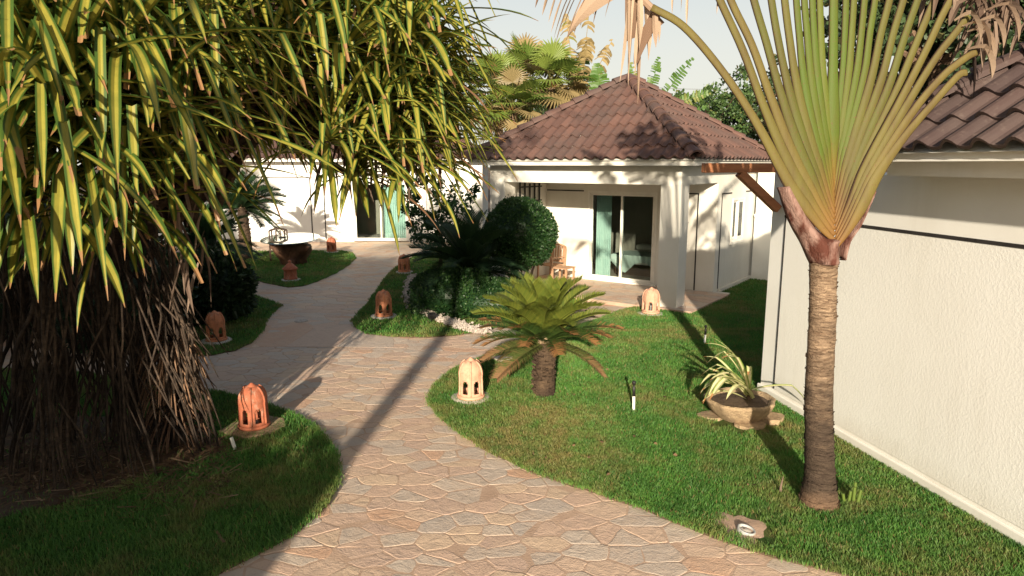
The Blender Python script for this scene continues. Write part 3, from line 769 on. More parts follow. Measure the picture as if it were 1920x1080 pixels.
# local x into the house, local y = -ad (away from the camera); the corner is the origin
HL, HW = 11.0, 6.5; EZ2 = 2.80
m = MB(); m.box(0, HW, -2.6, 0, 0, 2.797); m.box(0, HW, -HL, -2.6, 0, EZ2); m.build('wall', M['white'], rh)
m = MB(); m.box(-.008, -.0005, -HL + .3, -.315, .17, 2.275); m.build('stucco_panel', M['stucco'], rh)
lines(rh, (-.014, -.002, -HL + .3, -.285, 2.277, 2.306), (-.011, -.002, -.309, -.294, .17, 2.276))
m = MB(); m.box(-.035, -.001, -HL, .035, 0, .14); m.box(-.001, HW, .001, .035, 0, .14); bevel(m.build('plinth', M['white'], rh), .02)
m = MB(); m.box(-.32, HW + .32, -HL - .32, -2.26, EZ2, EZ2 + .16); m.build('eave_beam', M['white'], rh)
hip_roof(rh, -.55, HW + .55, -HL - .55, -2.03, EZ2 + .22, 2.85, 1.1, 'y', 14, M['roof_dark'], .27, fascia_h=.10)
m = MB(); q = ay(1911, 640, 4.75); yy = -(q - A0).dot(ad)
m.box(-.045, -.0085, yy - .62, yy, 1.30, 1.68, 0); m.box(-.049, -.0455, yy - .57, yy - .05, 1.35, 1.63, 1); m.build('wall_vent', [M['trim'], M['white']], rh)
o = tag(MB.build((lambda m: (m.box(-1.02, .45, -.22, -.11, 2.80, 2.91), m)[1])(MB()), 'timber_bracket', M['wood'], None), 'brown timber beam with a diagonal brace sticking out from the white house', 'beam')
o.location = A0; o.rotation_euler = (0, 0, RH); bevel(o, .01)
m = MB(); m.bar((-.56, -.165, 2.798), (-.04, -.165, 2.37), .09, .10, up=V((0, 1, 0))); m.build('brace', M['wood'], o)

# --- the far house
fa = empty('long_house', (-6.6, 25.6, 0), 0, 'long white house at the end of the path, mostly hidden behind strap leaves', 'house')
fx0, fx1 = -7.5, 5.5; dx0 = gp(664, 455).x + 6.6; 
dl = ay(664, 455, 25.6).x + 6.6; dr = ay(767, 455, 25.6).x + 6.6
m = MB(); m.box(fx0, dl, 0, .2, 0, 3.0); m.box(dr, fx1, 0, .2, 0, 3.0); m.box(dl, dr, 0, .2, 2.25, 3.0)
m.box(fx0, fx0 + .2, .2, 6, 0, 3.0); m.box(fx1 - .2, fx1, .2, 6, 0, 3.0); m.box(fx0 + .2, fx1 - .2, 5.8, 6, 0, 3.0); m.build('wall', M['white'], fa)
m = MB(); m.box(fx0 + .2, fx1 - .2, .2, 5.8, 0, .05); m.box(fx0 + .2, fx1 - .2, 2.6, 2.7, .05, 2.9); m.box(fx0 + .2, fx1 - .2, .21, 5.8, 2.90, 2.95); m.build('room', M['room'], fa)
framed_glass(fa, 'sliding_door', Matrix.Translation((dl, .06, .05)), dr - dl, 2.2, 2)
for px_ in (587, 612): x_ = ay(px_, 455, 25.6).x + 6.6; lines(fa, (x_ - .02, x_ + .02, -.012, -.001, .1, 2.4))
lines(fa, (fx0 + .3, ay(587, 455, 25.6).x + 6.6, -.012, -.001, 2.401, 2.44))
m = MB(); x_ = ay(800, 455, 25.6).x + 6.6; m.tube([V((x_, -.06, 0)), V((x_, -.06, 2.9))], .04, 10); m.build('downpipe', M['white'], fa, True)
hip_roof(fa, fx0 - .5, fx1 + .5, -.5, 6.5, 3.1, 1.9, 2.8, 'x', 9, M['roof'], .25)
curtain('curtain', (ay(720, 455, 26).x, 26.05, .05), 0, .95, 2.1, 'pale teal curtain behind the right pane of the far sliding door', folds=12)
# ------------------------------------------------------------------ lanterns
def lantern(name, label, loc, rz, mat, s=1.0, base='ring', kind='dome'):
    o = empty(name, loc, rz, label, 'lantern', 'terracotta garden lanterns'); K = 72
    m = MB()
    if kind == 'dome':
        prof = [(.150, .035)] + [(.152 - .008 * (i / 22), .035 + .265 * i / 22) for i in range(1, 23)]
        dome = [(.150 * math.cos(a) ** .8, .30 + .20 * math.sin(a)) for a in [rad(90) * i / 12 for i in range(1, 12)]]
        prof = prof + dome + [(.004, .505)]
        vs = []; 
        for r, z in prof:
            for k in range(K): t = 2 * math.pi * k / K; vs.append(V((r * math.cos(t), r * math.sin(t), z)))
        fs = []
        for j in range(len(prof) - 1):
            zc = (prof[j][1] + prof[j + 1][1]) / 2
            for k in range(K):
                ph = ((k + .5) / K * 6) % 1 - .5; half = .23
                w = abs(ph)
                zt = .195 + .05 * math.sqrt(max(0, 1 - (w / half) ** 2))
                if w < half and .075 < zc < zt and int((k + .5) / K * 6) in (0, 1, 2, 3, 4, 5): continue
                fs.append((j * K + k, j * K + (k + 1) % K, (j + 1) * K + (k + 1) % K, (j + 1) * K + k))
        m.add(vs, fs); b = m.build('body', mat, o, True); sm = b.modifiers.new("wall", 'SOLIDIFY'); sm.thickness = .022; sm.offset = -1
        m = MB(); m.lathe([(.140, 0), (.166, 0), (.170, .018), (.164, .036), (.140, .036)], 40); m.build('foot_ring', mat, o, True)
        for i in range(6):
            t = 2 * math.pi * i / 6; pts = [V(((r + .006) * math.cos(t), (r + .006) * math.sin(t), z)) for r, z in prof[1:-2:2]]
            m = MB(); m.tube(pts, [.011] * len(pts), 8); m.build('rib', mat, o, True)
        m = MB(); m.lathe([(.0, .530), (.018, .522), (.030, .508), (.05, .492), (.05, .48)], 16); m.build('finial', mat, o, True)
        m = MB(); m.lathe([(.045, .036), (.045, .055), (.02, .06), (.02, .14), (.014, .155), (0, .16)], 14); m.build('candle', M['bulb'], o, True)
    else:
        m.lathe([(.0, 0), (.165, 0), (.170, .03), (.155, .045), (.155, .24), (.165, .25), (.165, .265), (0, .265)], 40); m.build('body', mat, o, True)
        m = MB(); m.lathe([(.0, .27), (.19, .268), (.192, .285), (.14, .34), (.075, .41), (.04, .435), (.032, .45), (.045, .47), (.04, .495), (.015, .515), (0, .52)], 40); m.build('lid', mat, o, True)
    R = random.Random(len(COL.objects))
    if base == 'ring':
        m = MB(); m.lathe([(0, -.045), (.235, -.045), (.24, -.012), (.225, .0), (0, .002)], 40, 0, (0, 0, -.002), lambda t, z: 1 + .045 * math.sin(3 * t + 1) + .02 * math.sin(7 * t)); m.build('base_slab', M['cement'], o, True)
    else:
        m = MB(); pts = [(.33 * (1 + R.uniform(-.14, .1)) * math.cos(t), .30 * (1 + R.uniform(-.1, .1)) * math.sin(t)) for t in [2 * math.pi * i / 9 for i in range(9)]]
        m.poly(pts, -.06, -.002); bevel(m.build('base_slab', M['bowl'], o), .015)
    o.scale = (s * 1.03, s * 1.03, s * .95); return o
TM = M['terra']; GR = LZ + .03
def lp(px, py): q = gp(px, py, GR); return (q.x, q.y, GR)
lantern('garden_lantern', 'pale orange domed clay lantern on the lawn left of the short cycad', lp(883, 743), rad(34), M['terra_pale'], 1.0)
lantern('garden_lantern', 'red domed clay lantern on a flagstone beside the hanging roots', lp(477, 798), rad(42), M['terra_red'], .98, 'slab')
lantern('garden_lantern', 'pale domed clay lantern standing in front of the porch pillar', lp(1220, 586), rad(45), M['terra_pale'], 1.0)
lantern('garden_lantern', 'orange domed clay lantern beside the ring of white gravel', lp(720, 591), rad(45), TM, 1.0)
lantern('garden_lantern', 'dim brown domed clay lantern on the shaded lawn behind the roots', lp(406, 637), rad(56), TM, .98)
lantern('garden_lantern', 'round clay lantern with a conical knobbed lid in front of the glass table', lp(545, 523), 0, M['terra_red'], .98, 'ring', 'cone')
lantern('garden_lantern', 'small domed clay lantern on the lawn corner near the far white wall', lp(622, 471), rad(30), M['terra_red'], .95)
lantern('garden_lantern', 'domed clay lantern half hidden by leaf tips left of the big dark cycad', lp(758, 509), rad(20), TM, .95)

# ------------------------------------------------------------------ cycads
def frond_mesh(L, mat, bend, seed, w=.14, n=44, vee=.55):
    """a feather frond growing along local +x, arching towards -z."""
    R = random.Random(seed); m = MB(); pts = []; p = V((0, 0, 0)); a = 0.0; K = 16
    for i in range(K + 1):
        pts.append(p.copy()); t = i / K
        p = p + V((math.cos(a), .02 * math.sin(t * 5 + seed), -math.sin(a))) * (L / K); a += bend / K * (.3 + 1.4 * t)
    m.tube(pts, [lerp(.012, .003, i / K) for i in range(K + 1)], 5, 0, .7)
    for i in range(n):
        t = .10 + .90 * i / (n - 1); f = t * K; k = min(int(f), K - 1); q = pts[k].lerp(pts[k + 1], f - k); d = (pts[k + 1] - pts[k]).normalized()
        up = V((0, 1, 0)).cross(d).normalized() * -1
        if up.z < 0: up = -up
        ll = w * (1.0 * math.sin(math.pi * min(1, .12 + .80 * t)) ** .6) * R.uniform(.85, 1.1)
        for s in (-1, 1):
            fw = .55 + .5 * t
            e = (V((0, s, 0)) * 1.0 + d * fw + up * (vee + R.uniform(-.12, .12))).normalized()
            tip = q + e * ll + V((0, 0, -1)) * ll * .10
            mid = q + e * ll * .55 + up * ll * .05; wd = d * .0058 * L / .9; rn = R.random()
            m.add([q - wd * .8, q + wd * .8, mid + wd, mid - wd, tip], [(0, 1, 2, 3), (3, 2, 4)], 0, [(0, t, rn)] * 5)
    return m.build('frond', mat)
def cycad(name, label, loc, th, tr, L, mats, counts, seed, rot=0):
    R = random.Random(seed); o = empty(name, loc, rot, label, 'cycad')
    m = MB(); prof = [(tr * 1.05, 0), (tr * 1.12, th * .12), (tr, th * .4), (tr * .95, th * .75), (tr * .8, th * .98), (tr * .3, th * 1.05)]
    m.tube([V((0.02 * math.sin(z * 4), 0, z)) for r, z in prof], [r for r, z in prof], 16)
    for k in range(150):      # old frond bases stud the stem
        z = th * R.uniform(.03, .97); t = R.uniform(0, 6.283); c = V((math.cos(t), math.sin(t), 0)); p = c * tr * .92 + V((0, 0, z))
        m.bar(p, p + c * .035 + V((0, 0, .03)), .035, .022)
    m.build('trunk', M['bark_dark'], o)
    m = MB()
    for k in range(26):
        t = R.uniform(0, 6.283); c = V((math.cos(t), math.sin(t), 0)); p = c * tr * .4 + V((0, 0, th * 1.0))
        m.tube([p, p + c * .05 + V((0, 0, .07)), p + c * .06 + V((0, 0, .13))], [.022, .016, .003], 6)
    m.build('bud', M['bowl'], o)
    var = {}
    for cls, (n, e0, e1, bend, mt, lf) in enumerate(counts):
        vs = [frond_mesh(L * lf * R.uniform(.92, 1.05), mats[mt], bend * R.uniform(.8, 1.2), seed * 10 + cls * 4 + k, .225 * L / .9, 92, .62 if e0 > 20 else .35) for k in range(3)]
        for i in range(n):
            if cls == 3 and abs(((2 * math.pi * (i + cls * .37) / n + rot + math.pi / 2 + math.pi) % (2 * math.pi)) - math.pi) < .75 and i >= 3: continue
            f = vs[i % 3] if i < 3 else vs[i % 3].copy()
            if i >= 3: COL.objects.link(f)
            f.parent = o; f.location = (0, 0, th * 1.0)
            a = 2 * math.pi * (i + cls * .37) / n + R.uniform(-.12, .12); el = rad(R.uniform(e0, e1))
            f.rotation_euler = (R.uniform(-.25, .25), -el, a); k = R.uniform(.88, 1.06); f.scale = (k, k, k)
    return o
C1 = gp(1019, 740, LZ)
cycad('cycad', 'short sunlit cycad with yellow green upper fronds and browned lower fronds on the lawn', (C1.x, C1.y, LZ - .02), .70, .125, .92, [M['frond'], M['frond_low'], M['frond_old']],
      [(14, 64, 86, .75, 0, 1.0), (19, 40, 64, .95, 0, 1.05), (18, 14, 40, .85, 1, 1.05), (14, -18, 8, .6, 2, .98)], 3, .3)
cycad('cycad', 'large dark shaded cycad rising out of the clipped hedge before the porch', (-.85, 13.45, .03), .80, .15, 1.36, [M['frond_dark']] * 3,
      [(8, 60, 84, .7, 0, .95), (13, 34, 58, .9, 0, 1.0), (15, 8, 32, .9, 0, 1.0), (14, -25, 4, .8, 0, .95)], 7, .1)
q = gp(462, 488)
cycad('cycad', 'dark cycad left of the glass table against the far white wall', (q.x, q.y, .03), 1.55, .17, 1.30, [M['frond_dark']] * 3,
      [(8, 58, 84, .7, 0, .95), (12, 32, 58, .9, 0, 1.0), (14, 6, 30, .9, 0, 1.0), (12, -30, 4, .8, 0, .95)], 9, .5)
q = gp(392, 560)
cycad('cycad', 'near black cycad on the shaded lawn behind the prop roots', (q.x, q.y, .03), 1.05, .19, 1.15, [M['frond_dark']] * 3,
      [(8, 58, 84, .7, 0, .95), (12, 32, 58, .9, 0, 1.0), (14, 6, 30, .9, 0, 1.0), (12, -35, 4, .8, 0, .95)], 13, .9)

# ------------------------------------------------------------------ shrubs and trees made of many leaves
def leaf(mb, p, d, s, shape, rnd):
    """one leaf at p growing along d."""
    sd = d.cross(rv())
    if sd.length < 1e-3: return
    sd.normalize(); n = sd.cross(d)
    if shape == 'round':
        K = 7; vs = [p + d * s * (.5 - .5 * math.cos(2 * math.pi * k / K)) + sd * s * .52 * math.sin(2 * math.pi * k / K) + n * s * .1 * math.cos(4 * math.pi * k / K) for k in range(K)]
        mb.add(vs, [tuple(range(K))], 0, [(.5, .5, rnd)] * K)
    else:
        w = .26 if shape == 'narrow' else .38
        vs = [p, p + d * s * .45 + sd * s * w + n * s * .08, p + d * s, p + d * s * .45 - sd * s * w + n * s * .08]
        mb.add(vs, [(0, 1, 2, 3)], 0, [(.5, .5, rnd)] * 4)
def shell_crown(mb, c, rad3, n, s, shape='oval', inner=.9, flat=0.0, lump=.06, zmin=None):
    """leaves over the skin of an ellipsoid: a clipped shrub."""
    c = V(c); ph = [random.uniform(0, 6.28) for _ in range(6)]
    for _ in range(n):
        u = rv(); k = random.uniform(inner, 1.0) + lump * math.sin(3.1 * u.x * 3 + ph[0]) * math.sin(2.7 * u.y * 3 + ph[1]) + lump * .6 * math.sin(7 * u.z + 5 * u.x + ph[2])
        p = c + V((u.x * rad3[0], u.y * rad3[1], u.z * rad3[2])) * k
        if zmin is not None and p.z < zmin: continue
        d = (u + rv() * .8 + V((0, 0, .2))).normalized(); leaf(mb, p, d, s * random.uniform(.7, 1.3), shape, random.random())
def loose_crown(mb, lobes, per, s, shape='oval'):
    for c, r in lobes:
        c = V(c); clumps = [c + rv() * r * random.uniform(.35, 1.0) for _ in range(max(4, per // 60))]
        for q in clumps:
            cr = r * random.uniform(.18, .40); n = int(per / len(clumps))
            for _ in range(n):
                p = q + rv() * cr * random.random() ** .5; d = ((p - c).normalized() + rv() * .9).normalized()
                leaf(mb, p, d, s * random.uniform(.6, 1.25), shape, random.random())
def core(mb, c, rad3, n=14):
    prof = [(max(.002, math.sin(math.pi * i / n)), -math.cos(math.pi * i / n)) for i in range(n + 1)]
    vs = []; K = 18
    for r, z in prof:
        for k in range(K): t = 2 * math.pi * k / K; vs.append(V(c) + V((r * math.cos(t) * rad3[0], r * math.sin(t) * rad3[1], z * rad3[2])))
    mb.add(vs, [(j * K + k, j * K + (k + 1) % K, (j + 1) * K + (k + 1) % K, (j + 1) * K + k) for j in range(n) for k in range(K)], 0, [(.5, .5, .0)] * len(vs))
def broad_tree(name, label, loc, h, crown_r, lobes_n, per, s, mat, shape='oval', trunk_r=.12, seed=1, group=None, cat='tree', stretch=1.0, lean=(0, 0), bark='bark_dark', th=.45):
    st = random.getstate(); random.seed(seed)
    o = empty(name, loc, 0, label, cat, group); m = MB(); top = h * th
    m.tube([V((lean[0] * t, lean[1] * t, top * t)) for t in (0, .35, .7, 1)], [trunk_r * 1.35, trunk_r, trunk_r * .85, trunk_r * .7], 10)
    lobes = []
    for i in range(lobes_n):
        a = 2 * math.pi * i / lobes_n + random.uniform(-.4, .4); rr = crown_r * random.uniform(.25, .75)
        c = V((lean[0] + rr * math.cos(a), lean[1] + rr * math.sin(a), lerp(top, h, random.uniform(.15, .92)) - crown_r * .1)); lobes.append((c, crown_r * random.uniform(.38, .6)))
        b = V((lean[0], lean[1], top * .95)); m.tube([b, b.lerp(c, .5) + V((0, 0, .1)), c], [trunk_r * .55, trunk_r * .35, trunk_r * .12], 6)
    m.build('trunk', M[bark], o); m = MB(); loose_crown(m, lobes, per, s, shape); m.build('crown', M[mat], o); random.setstate(st); return o

# clipped ball shrub in front of the porch
o = empty('ball_shrub', (.17, 14.15, 0), 0, 'dense clipped round ball shrub on thin stems left of the porch door', 'shrub')
m = MB(); core(m, (0, 0, 1.48), (.62, .60, .62)); shell_crown(m, (0, 0, 1.48), (.74, .72, .74), 13000, .050, 'oval', .90, lump=.035); shell_crown(m, (0, 0, 1.48), (.78, .76, .78), 420, .055, 'narrow', .96, lump=.05); m.build('crown', M['hedge_leaf'], o)
m = MB()
for i in range(9):
    a = i * 2.4; q = V((.10 * math.cos(a), .10 * math.sin(a), 0)); m.tube([q, q * 2 + V((0, 0, .45)), q * 3.6 + V((0, 0, 1.0))], [.022, .017, .010], 6)
m.build('stem', M['root'], o)
# clipped hedge cushions ringing the big cycad
def cushion(loc, r3, label, n, s=.045):
    o = empty('clipped_hedge', loc, 0, label, 'hedge', 'clipped hedge cushions around the big cycad'); m = MB(); z = r3[2] * .45
    core(m, (0, 0, z), (r3[0] * .88, r3[1] * .88, r3[2] * .50)); 
    for _ in range(n):
        a = random.uniform(0, 6.283); zz = random.uniform(0, r3[2]); f = (1 - max(0, (zz / r3[2] - .45) / .55) ** 2.2) ** .5 if zz < r3[2] else 0
        k = random.uniform(.92, 1.03); wob = 1 + .05 * math.sin(5 * a) + .03 * math.sin(11 * a + 3 * zz)
        if random.random() < .42: rr = random.random() ** .5; p = V((r3[0] * rr * math.cos(a) * wob, r3[1] * rr * math.sin(a) * wob, 0)); p.z = r3[2] * (.45 + .55 * (1 - rr ** 2.2) ** .45) * random.uniform(.96, 1.03); u = V((math.cos(a) * rr, math.sin(a) * rr, 1)).normalized()
        else: p = V((r3[0] * f * math.cos(a) * wob * k, r3[1] * f * math.sin(a) * wob * k, zz)); u = V((math.cos(a), math.sin(a), .2)).normalized()
        leaf(m, p, (u + rv() * .85).normalized(), s * random.uniform(.7, 1.35), 'oval', random.random())
    m.build('foliage', M['hedge_leaf'], o); return o
cushion((-1.12, 13.1, .02), (.86, .66, .88), 'dark clipped hedge cushion with white gravel along its left foot', 7500)
cushion((-.34, 12.66, .02), (.84, .54, .74), 'sunlit clipped hedge cushion just behind the short cycad', 6500)
cushion((-1.3, 14.2, .02), (.75, .6, .62), 'clipped hedge cushion behind the big dark cycad, farthest of its ring', 4000)
o = empty('leafy_bush', (-1.75, 15.9, 0), 0, 'loose dark leafy bush left of the porch behind the strap leaf tips', 'shrub')
m = MB(); m.tube([V((0, 0, 0)), V((.1, 0, .9)), V((0, .1, 1.7))], [.05, .04, .02], 8); m.build('stem', M['bark_dark'], o)
m = MB(); loose_crown(m, [((0, 0, 1.9), .7), ((.5, .1, 2.2), .5), ((-.5, 0, 1.6), .6), ((.1, 0, 1.2), .6)], 500, .13, 'narrow'); m.build('crown', M['hedge_leaf'], o)
# dark shrubs in the shade behind the prop roots
for i, (x, y, r3, lab) in enumerate((((-8.6), 11.6, (1.7, 1.3, 2.7), 'tall dark shrub in deep shade behind the left prop roots'), (-6.4, 10.6, (1.2, 1.0, 1.9), 'dark rounded shrub behind the middle of the prop roots'), (-11.0, 10.0, (1.9, 1.5, 3.0), 'tall dark shrub at the left picture edge behind the roots'), (-5.55, 12.4, (.75, .65, 1.25), 'black green shrub beside the dark cycad and the hidden lawn'))):
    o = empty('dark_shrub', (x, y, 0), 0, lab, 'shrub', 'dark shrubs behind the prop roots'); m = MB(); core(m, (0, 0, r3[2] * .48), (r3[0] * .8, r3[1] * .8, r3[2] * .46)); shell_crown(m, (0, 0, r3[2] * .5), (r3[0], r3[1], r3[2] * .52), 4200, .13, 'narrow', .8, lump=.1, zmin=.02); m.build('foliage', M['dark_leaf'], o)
q = gp(404, 538)
o = empty('low_shrub', (q.x, q.y, 0), 0, 'small round clipped shrub at the side path entrance behind the roots', 'shrub'); m = MB(); core(m, (0, 0, .25), (.28, .25, .24)); shell_crown(m, (0, 0, .26), (.36, .32, .30), 1500, .05, 'oval', .88, zmin=.01); m.build('foliage', M['dark_leaf'], o)

# white gravel along the hedge foot
curve = catmull([gp(a, b, LZ) for a, b in ((770, 520), (764, 548), (768, 568), (785, 584), (812, 598), (845, 611), (880, 622), (905, 626))], 10)
def pebble(mb, p, s):
    R = [random.uniform(.7, 1.2) for _ in range(6)]; q = Quaternion(rv(), random.uniform(0, 3))
    vs = [p + q @ V(d) * s * k for d, k in zip(((1, 0, 0), (-1, 0, 0), (0, 1, 0), (0, -1, 0), (0, 0, .8), (0, 0, -.8)), R)]
    mid = lambda a, b: (vs[a] + vs[b]) * .5 + ((vs[a] + vs[b]) * .5 - p) * .35
    mb.add(vs + [mid(0, 2), mid(2, 1), mid(1, 3), mid(3, 0)], [(4, 0, 6), (4, 6, 2), (4, 2, 7), (4, 7, 1), (4, 1, 8), (4, 8, 3), (4, 3, 9), (4, 9, 0), (5, 6, 0), (5, 2, 6), (5, 7, 2), (5, 1, 7), (5, 8, 1), (5, 3, 8), (5, 9, 3), (5, 0, 9)])
m = MB()
for _ in range(3000):
    i = random.randrange(len(curve) - 1); p = curve[i].lerp(curve[i + 1], random.random()) + V((random.gauss(0.03, .055), random.gauss(.05, .06), random.uniform(.02, .08))); pebble(m, p, random.uniform(.016, .036))
m.build('gravel', M['pebble'])
tag(bpy.data.objects['gravel'], kind='stuff')

# ------------------------------------------------------------------ small garden things
def stake(loc, label, h, tilt=0):
    o = empty('stake_light', loc, 0, label, 'garden light', 'stake lights on the lawn'); o.rotation_euler = (0, tilt, 0)
    m = MB(); m.lathe([(0, -.02), (.012, -.02), (.016, .01), (.017, h * .5), (0, h * .5)], 14); m.build('spike', M['stake_white'], o, True)
    m = MB(); m.lathe([(0, h * .5 + .001), (.018, h * .5 + .001), (.018, h * .80), (.011, h * .82), (.011, h * .88), (.022, h * .89), (.022, h * .97), (.019, h), (0, h)], 14); m.build('head', M['black'], o, True)
q = gp(1188, 771, LZ); stake((q.x, q.y, LZ), 'slim stake light with black head and white spike in the middle of the lawn', .37, -.02)
q = gp(1321, 645, LZ); stake((q.x, q.y, LZ), 'slim stake light with black head standing in the shaded lawn below the pillar', .31, .02)
q = gp(808, 604, LZ); o = empty('spotlight', (q.x, q.y, LZ), .5, 'small black garden spotlight at the edge of the white gravel', 'garden light')
m = MB(); m.tube([V((0, 0, -.02)), V((0, 0, .10))], .010, 8); m.build('spike', M['black'], o)
m = MB(); m.box(-.07, .07, -.05, .05, .10, .19, 0, Matrix.Rotation(.4, 4, 'X')); bevel(m.build('head', M['black'], o), .012)
q = gp(1398, 998, LZ); o = empty('ground_light', (q.x, q.y, LZ), .3, 'round in-ground light sunk in a bare sandy patch by the path edge', 'garden light')
m = MB(); m.lathe([(.0, .004), (.075, .004), (.078, .03), (.095, .034), (.10, .028), (.10, -.03), (0, -.03)], 32); m.build('collar', M['metal'], o, True)
m = MB(); m.lathe([(0, .026), (.04, .024), (.073, .012)], 24); m.build('lens', M['cement'], o, True); o.scale = (.72, .72, 1); o.rotation_euler = (.12, .18, .3)
m = MB(); K = 30; vs = [V((q.x - .02, q.y + .06, LZ + .018))]
for k in range(K): t = 2 * math.pi * k / K; r = .21 * (1 + .2 * math.sin(3 * t + 1) + .12 * math.sin(7 * t)); vs.append(V((q.x - .02 + r * .85 * math.cos(t), q.y + .06 + r * 1.15 * math.sin(t), LZ + .003)))
m.add(vs, [(0, k + 1, (k + 1) % K + 1) for k in range(K)]); tag(m.build('bare_soil', M['mortar']), kind='structure')
# stone bowl with a variegated plant
bo = empty('stone_bowl', (bowlp.x, bowlp.y + .12, LZ - .02), 0, 'rough coral stone bowl sitting on flat stones by the white house corner', 'bowl'); bo.scale = (1, 1, .88)
m = MB(); wob = lambda t, z: 1 + .04 * math.sin(2 * t + 1) + .03 * math.sin(5 * t) + .02 * math.sin(11 * t + 9 * z)
m.lathe([(0, 0), (.17, .0), (.25, .05), (.33, .15), (.375, .25), (.385, .28), (.36, .30), (.335, .285), (.31, .25), (0, .24)], 44, 0, (0, 0, 0), wob); m.build('shell', M['bowl'], bo, True)
m = MB(); m.lathe([(.31, .252), (.2, .268), (0, .275)], 30, 0, (0, 0, 0), wob); m.build('earth', M['soil'], bo, True)
for (x, y, r, lab) in ((-.31, .02, .17, 'flat brown stone under the left side of the stone bowl'), (.32, -.10, .17, 'rounded brown stone under the right side of the stone bowl'), (.02, -.27, .19, 'flat dark stone in front of the stone bowl')):
    m = MB(); R = random.Random(int(r * 100)); pts = [(r * R.uniform(.75, 1.15) * math.cos(t), r * .75 * R.uniform(.75, 1.15) * math.sin(t)) for t in [2 * math.pi * i / 10 for i in range(10)]]
    m.poly(pts, -.02, .06 if x > 0.1 else .035); o = tag(bevel(m.build('stone', M['bowl']), .02), lab, 'stone', 'stones around the stone bowl'); o.location = (bowlp.x + x, bowlp.y + .12 + y, LZ)
def strap(mb, p, d, L, w, kseg, kink, droop, rnd, nseg=9, fold=.18, tipk=.72, twist=0.0, blunt=.04):
    p = V(p); d = V(d).normalized(); sd = d.cross(V((0, 0, 1)))
    if sd.length < .15: sd = V((random.uniform(-1, 1), random.uniform(-1, 1), 0))
    sd = (sd - d * sd.dot(d)).normalized(); vs = []; at = []; dn = V((0, 0, -1))
    for i in range(nseg + 1):
        t = i / nseg; n = sd.cross(d)
        ww = w * (.75 + .25 * min(1, t * 4)) * (1 if t < tipk else max(blunt, 1 - ((t - tipk) / (1 - tipk)) ** 1.4))
        vs += [p - sd * ww * .5 + n * ww * fold, p.copy(), p + sd * ww * .5 + n * ww * fold]; at += [(0, t, rnd), (.5, t, rnd), (1, t, rnd)]
        k = kink if i == kseg else droop * (.4 + t)
        d = (d + dn * k).normalized() if k else d
        sd = (sd - d * sd.dot(d)).normalized()
        if twist: sd = (Quaternion(d, twist) @ sd)
        p = p + d * (L / nseg)
    mb.add(vs, [(3 * i + k, 3 * i + 3 + k, 3 * i + 4 + k, 3 * i + 1 + k) for i in range(nseg) for k in (0, 1)], 0, at)
po = empty('strap_leaf_plant', (bowlp.x + .10, bowlp.y + .12, LZ + .22), 0, 'cream striped strap leaf plant leaning left in the stone bowl', 'plant')
m = MB()
for i in range(21):
    a = rad(188) + random.uniform(-.8, .8) if i < 18 else random.uniform(0, 6.28); e = rad(random.uniform(30, 74)) if i < 20 else rad(20)
    d = V((math.cos(a) * math.cos(e), math.sin(a) * math.cos(e) * .8, math.sin(e)))
    strap(m, (random.gauss(0, .02), random.gauss(0, .02), random.uniform(0, .12)), d, random.uniform(.55, .9), random.uniform(.055, .078), random.choice((6, 7, 8)), random.uniform(.3, 1.3), random.uniform(.09, .18), random.uniform(0, .94), 10)
m.build('leaves', M['bowl_leaf'], po)
m = MB(); m.tube([V((0, 0, -.04)), V((0, 0, .12))], [.035, .02], 8); m.build('stem', M['soil'], po)
# cut sprouts and spike near the palm
q = gp(1592, 944, LZ); o = empty('cut_sprouts', (q.x, q.y, LZ), 0, 'cluster of short cut yellow green sprouts right of the palm foot', 'plant')
for (x, y, h, t) in ((-.04, 0, .09, -.02), (0, .01, .11, .01), (.035, 0, .15, 0), (.065, -.01, .13, .02), (.045, .03, .18, .01)):
    m = MB(); m.tube([V((x, y, 0)), V((x + t, y, h))], [.015, .012], 8, 0, .2); m.build('sprout', M['fan_leaf'], o)
q = gp(1463, 927, LZ); m = MB(); m.tube([V((0, 0, -.02)), V((.0, 0, .08)), V((.015, 0, .17))], [.013, .010, .003], 8, 0, .6); o = tag(m.build('dry_sprout', M['dead_dark']), 'dry brown spiky sprout in the grass left of the palm trunk', 'sprout'); o.location = (q.x, q.y, LZ)
q = gp(441, 843, LZ); m = MB(); m.bar((0, 0, 0), (-.03, .0, .13), .035, .02); o = tag(m.build('white_stub', M['stake_white']), 'leaning white plastic stub in the grass by the red lantern', 'marker'); o.location = (q.x, q.y, LZ)
q = gp(942, 676, LZ); m = MB(); m.poly([(.15 * math.cos(t) * (1 + .15 * math.sin(3 * t)), .10 * math.sin(t)) for t in [2 * math.pi * i / 14 for i in range(14)]], 0, .05); o = tag(bevel(m.build('white_stone', M['pebble']), .012), 'flat white stone lying in the lawn behind the short cycad', 'stone'); o.location = (q.x, q.y, LZ)
q = gp(565, 604); m = MB(); m.lathe([(0, .02), (.12, .02), (.125, .0)], 24); o = tag(m.build('drain_cover', M['pebble']), 'small pale disc set in the shaded flagstone path', 'drain'); o.location = (q.x, q.y, .012)
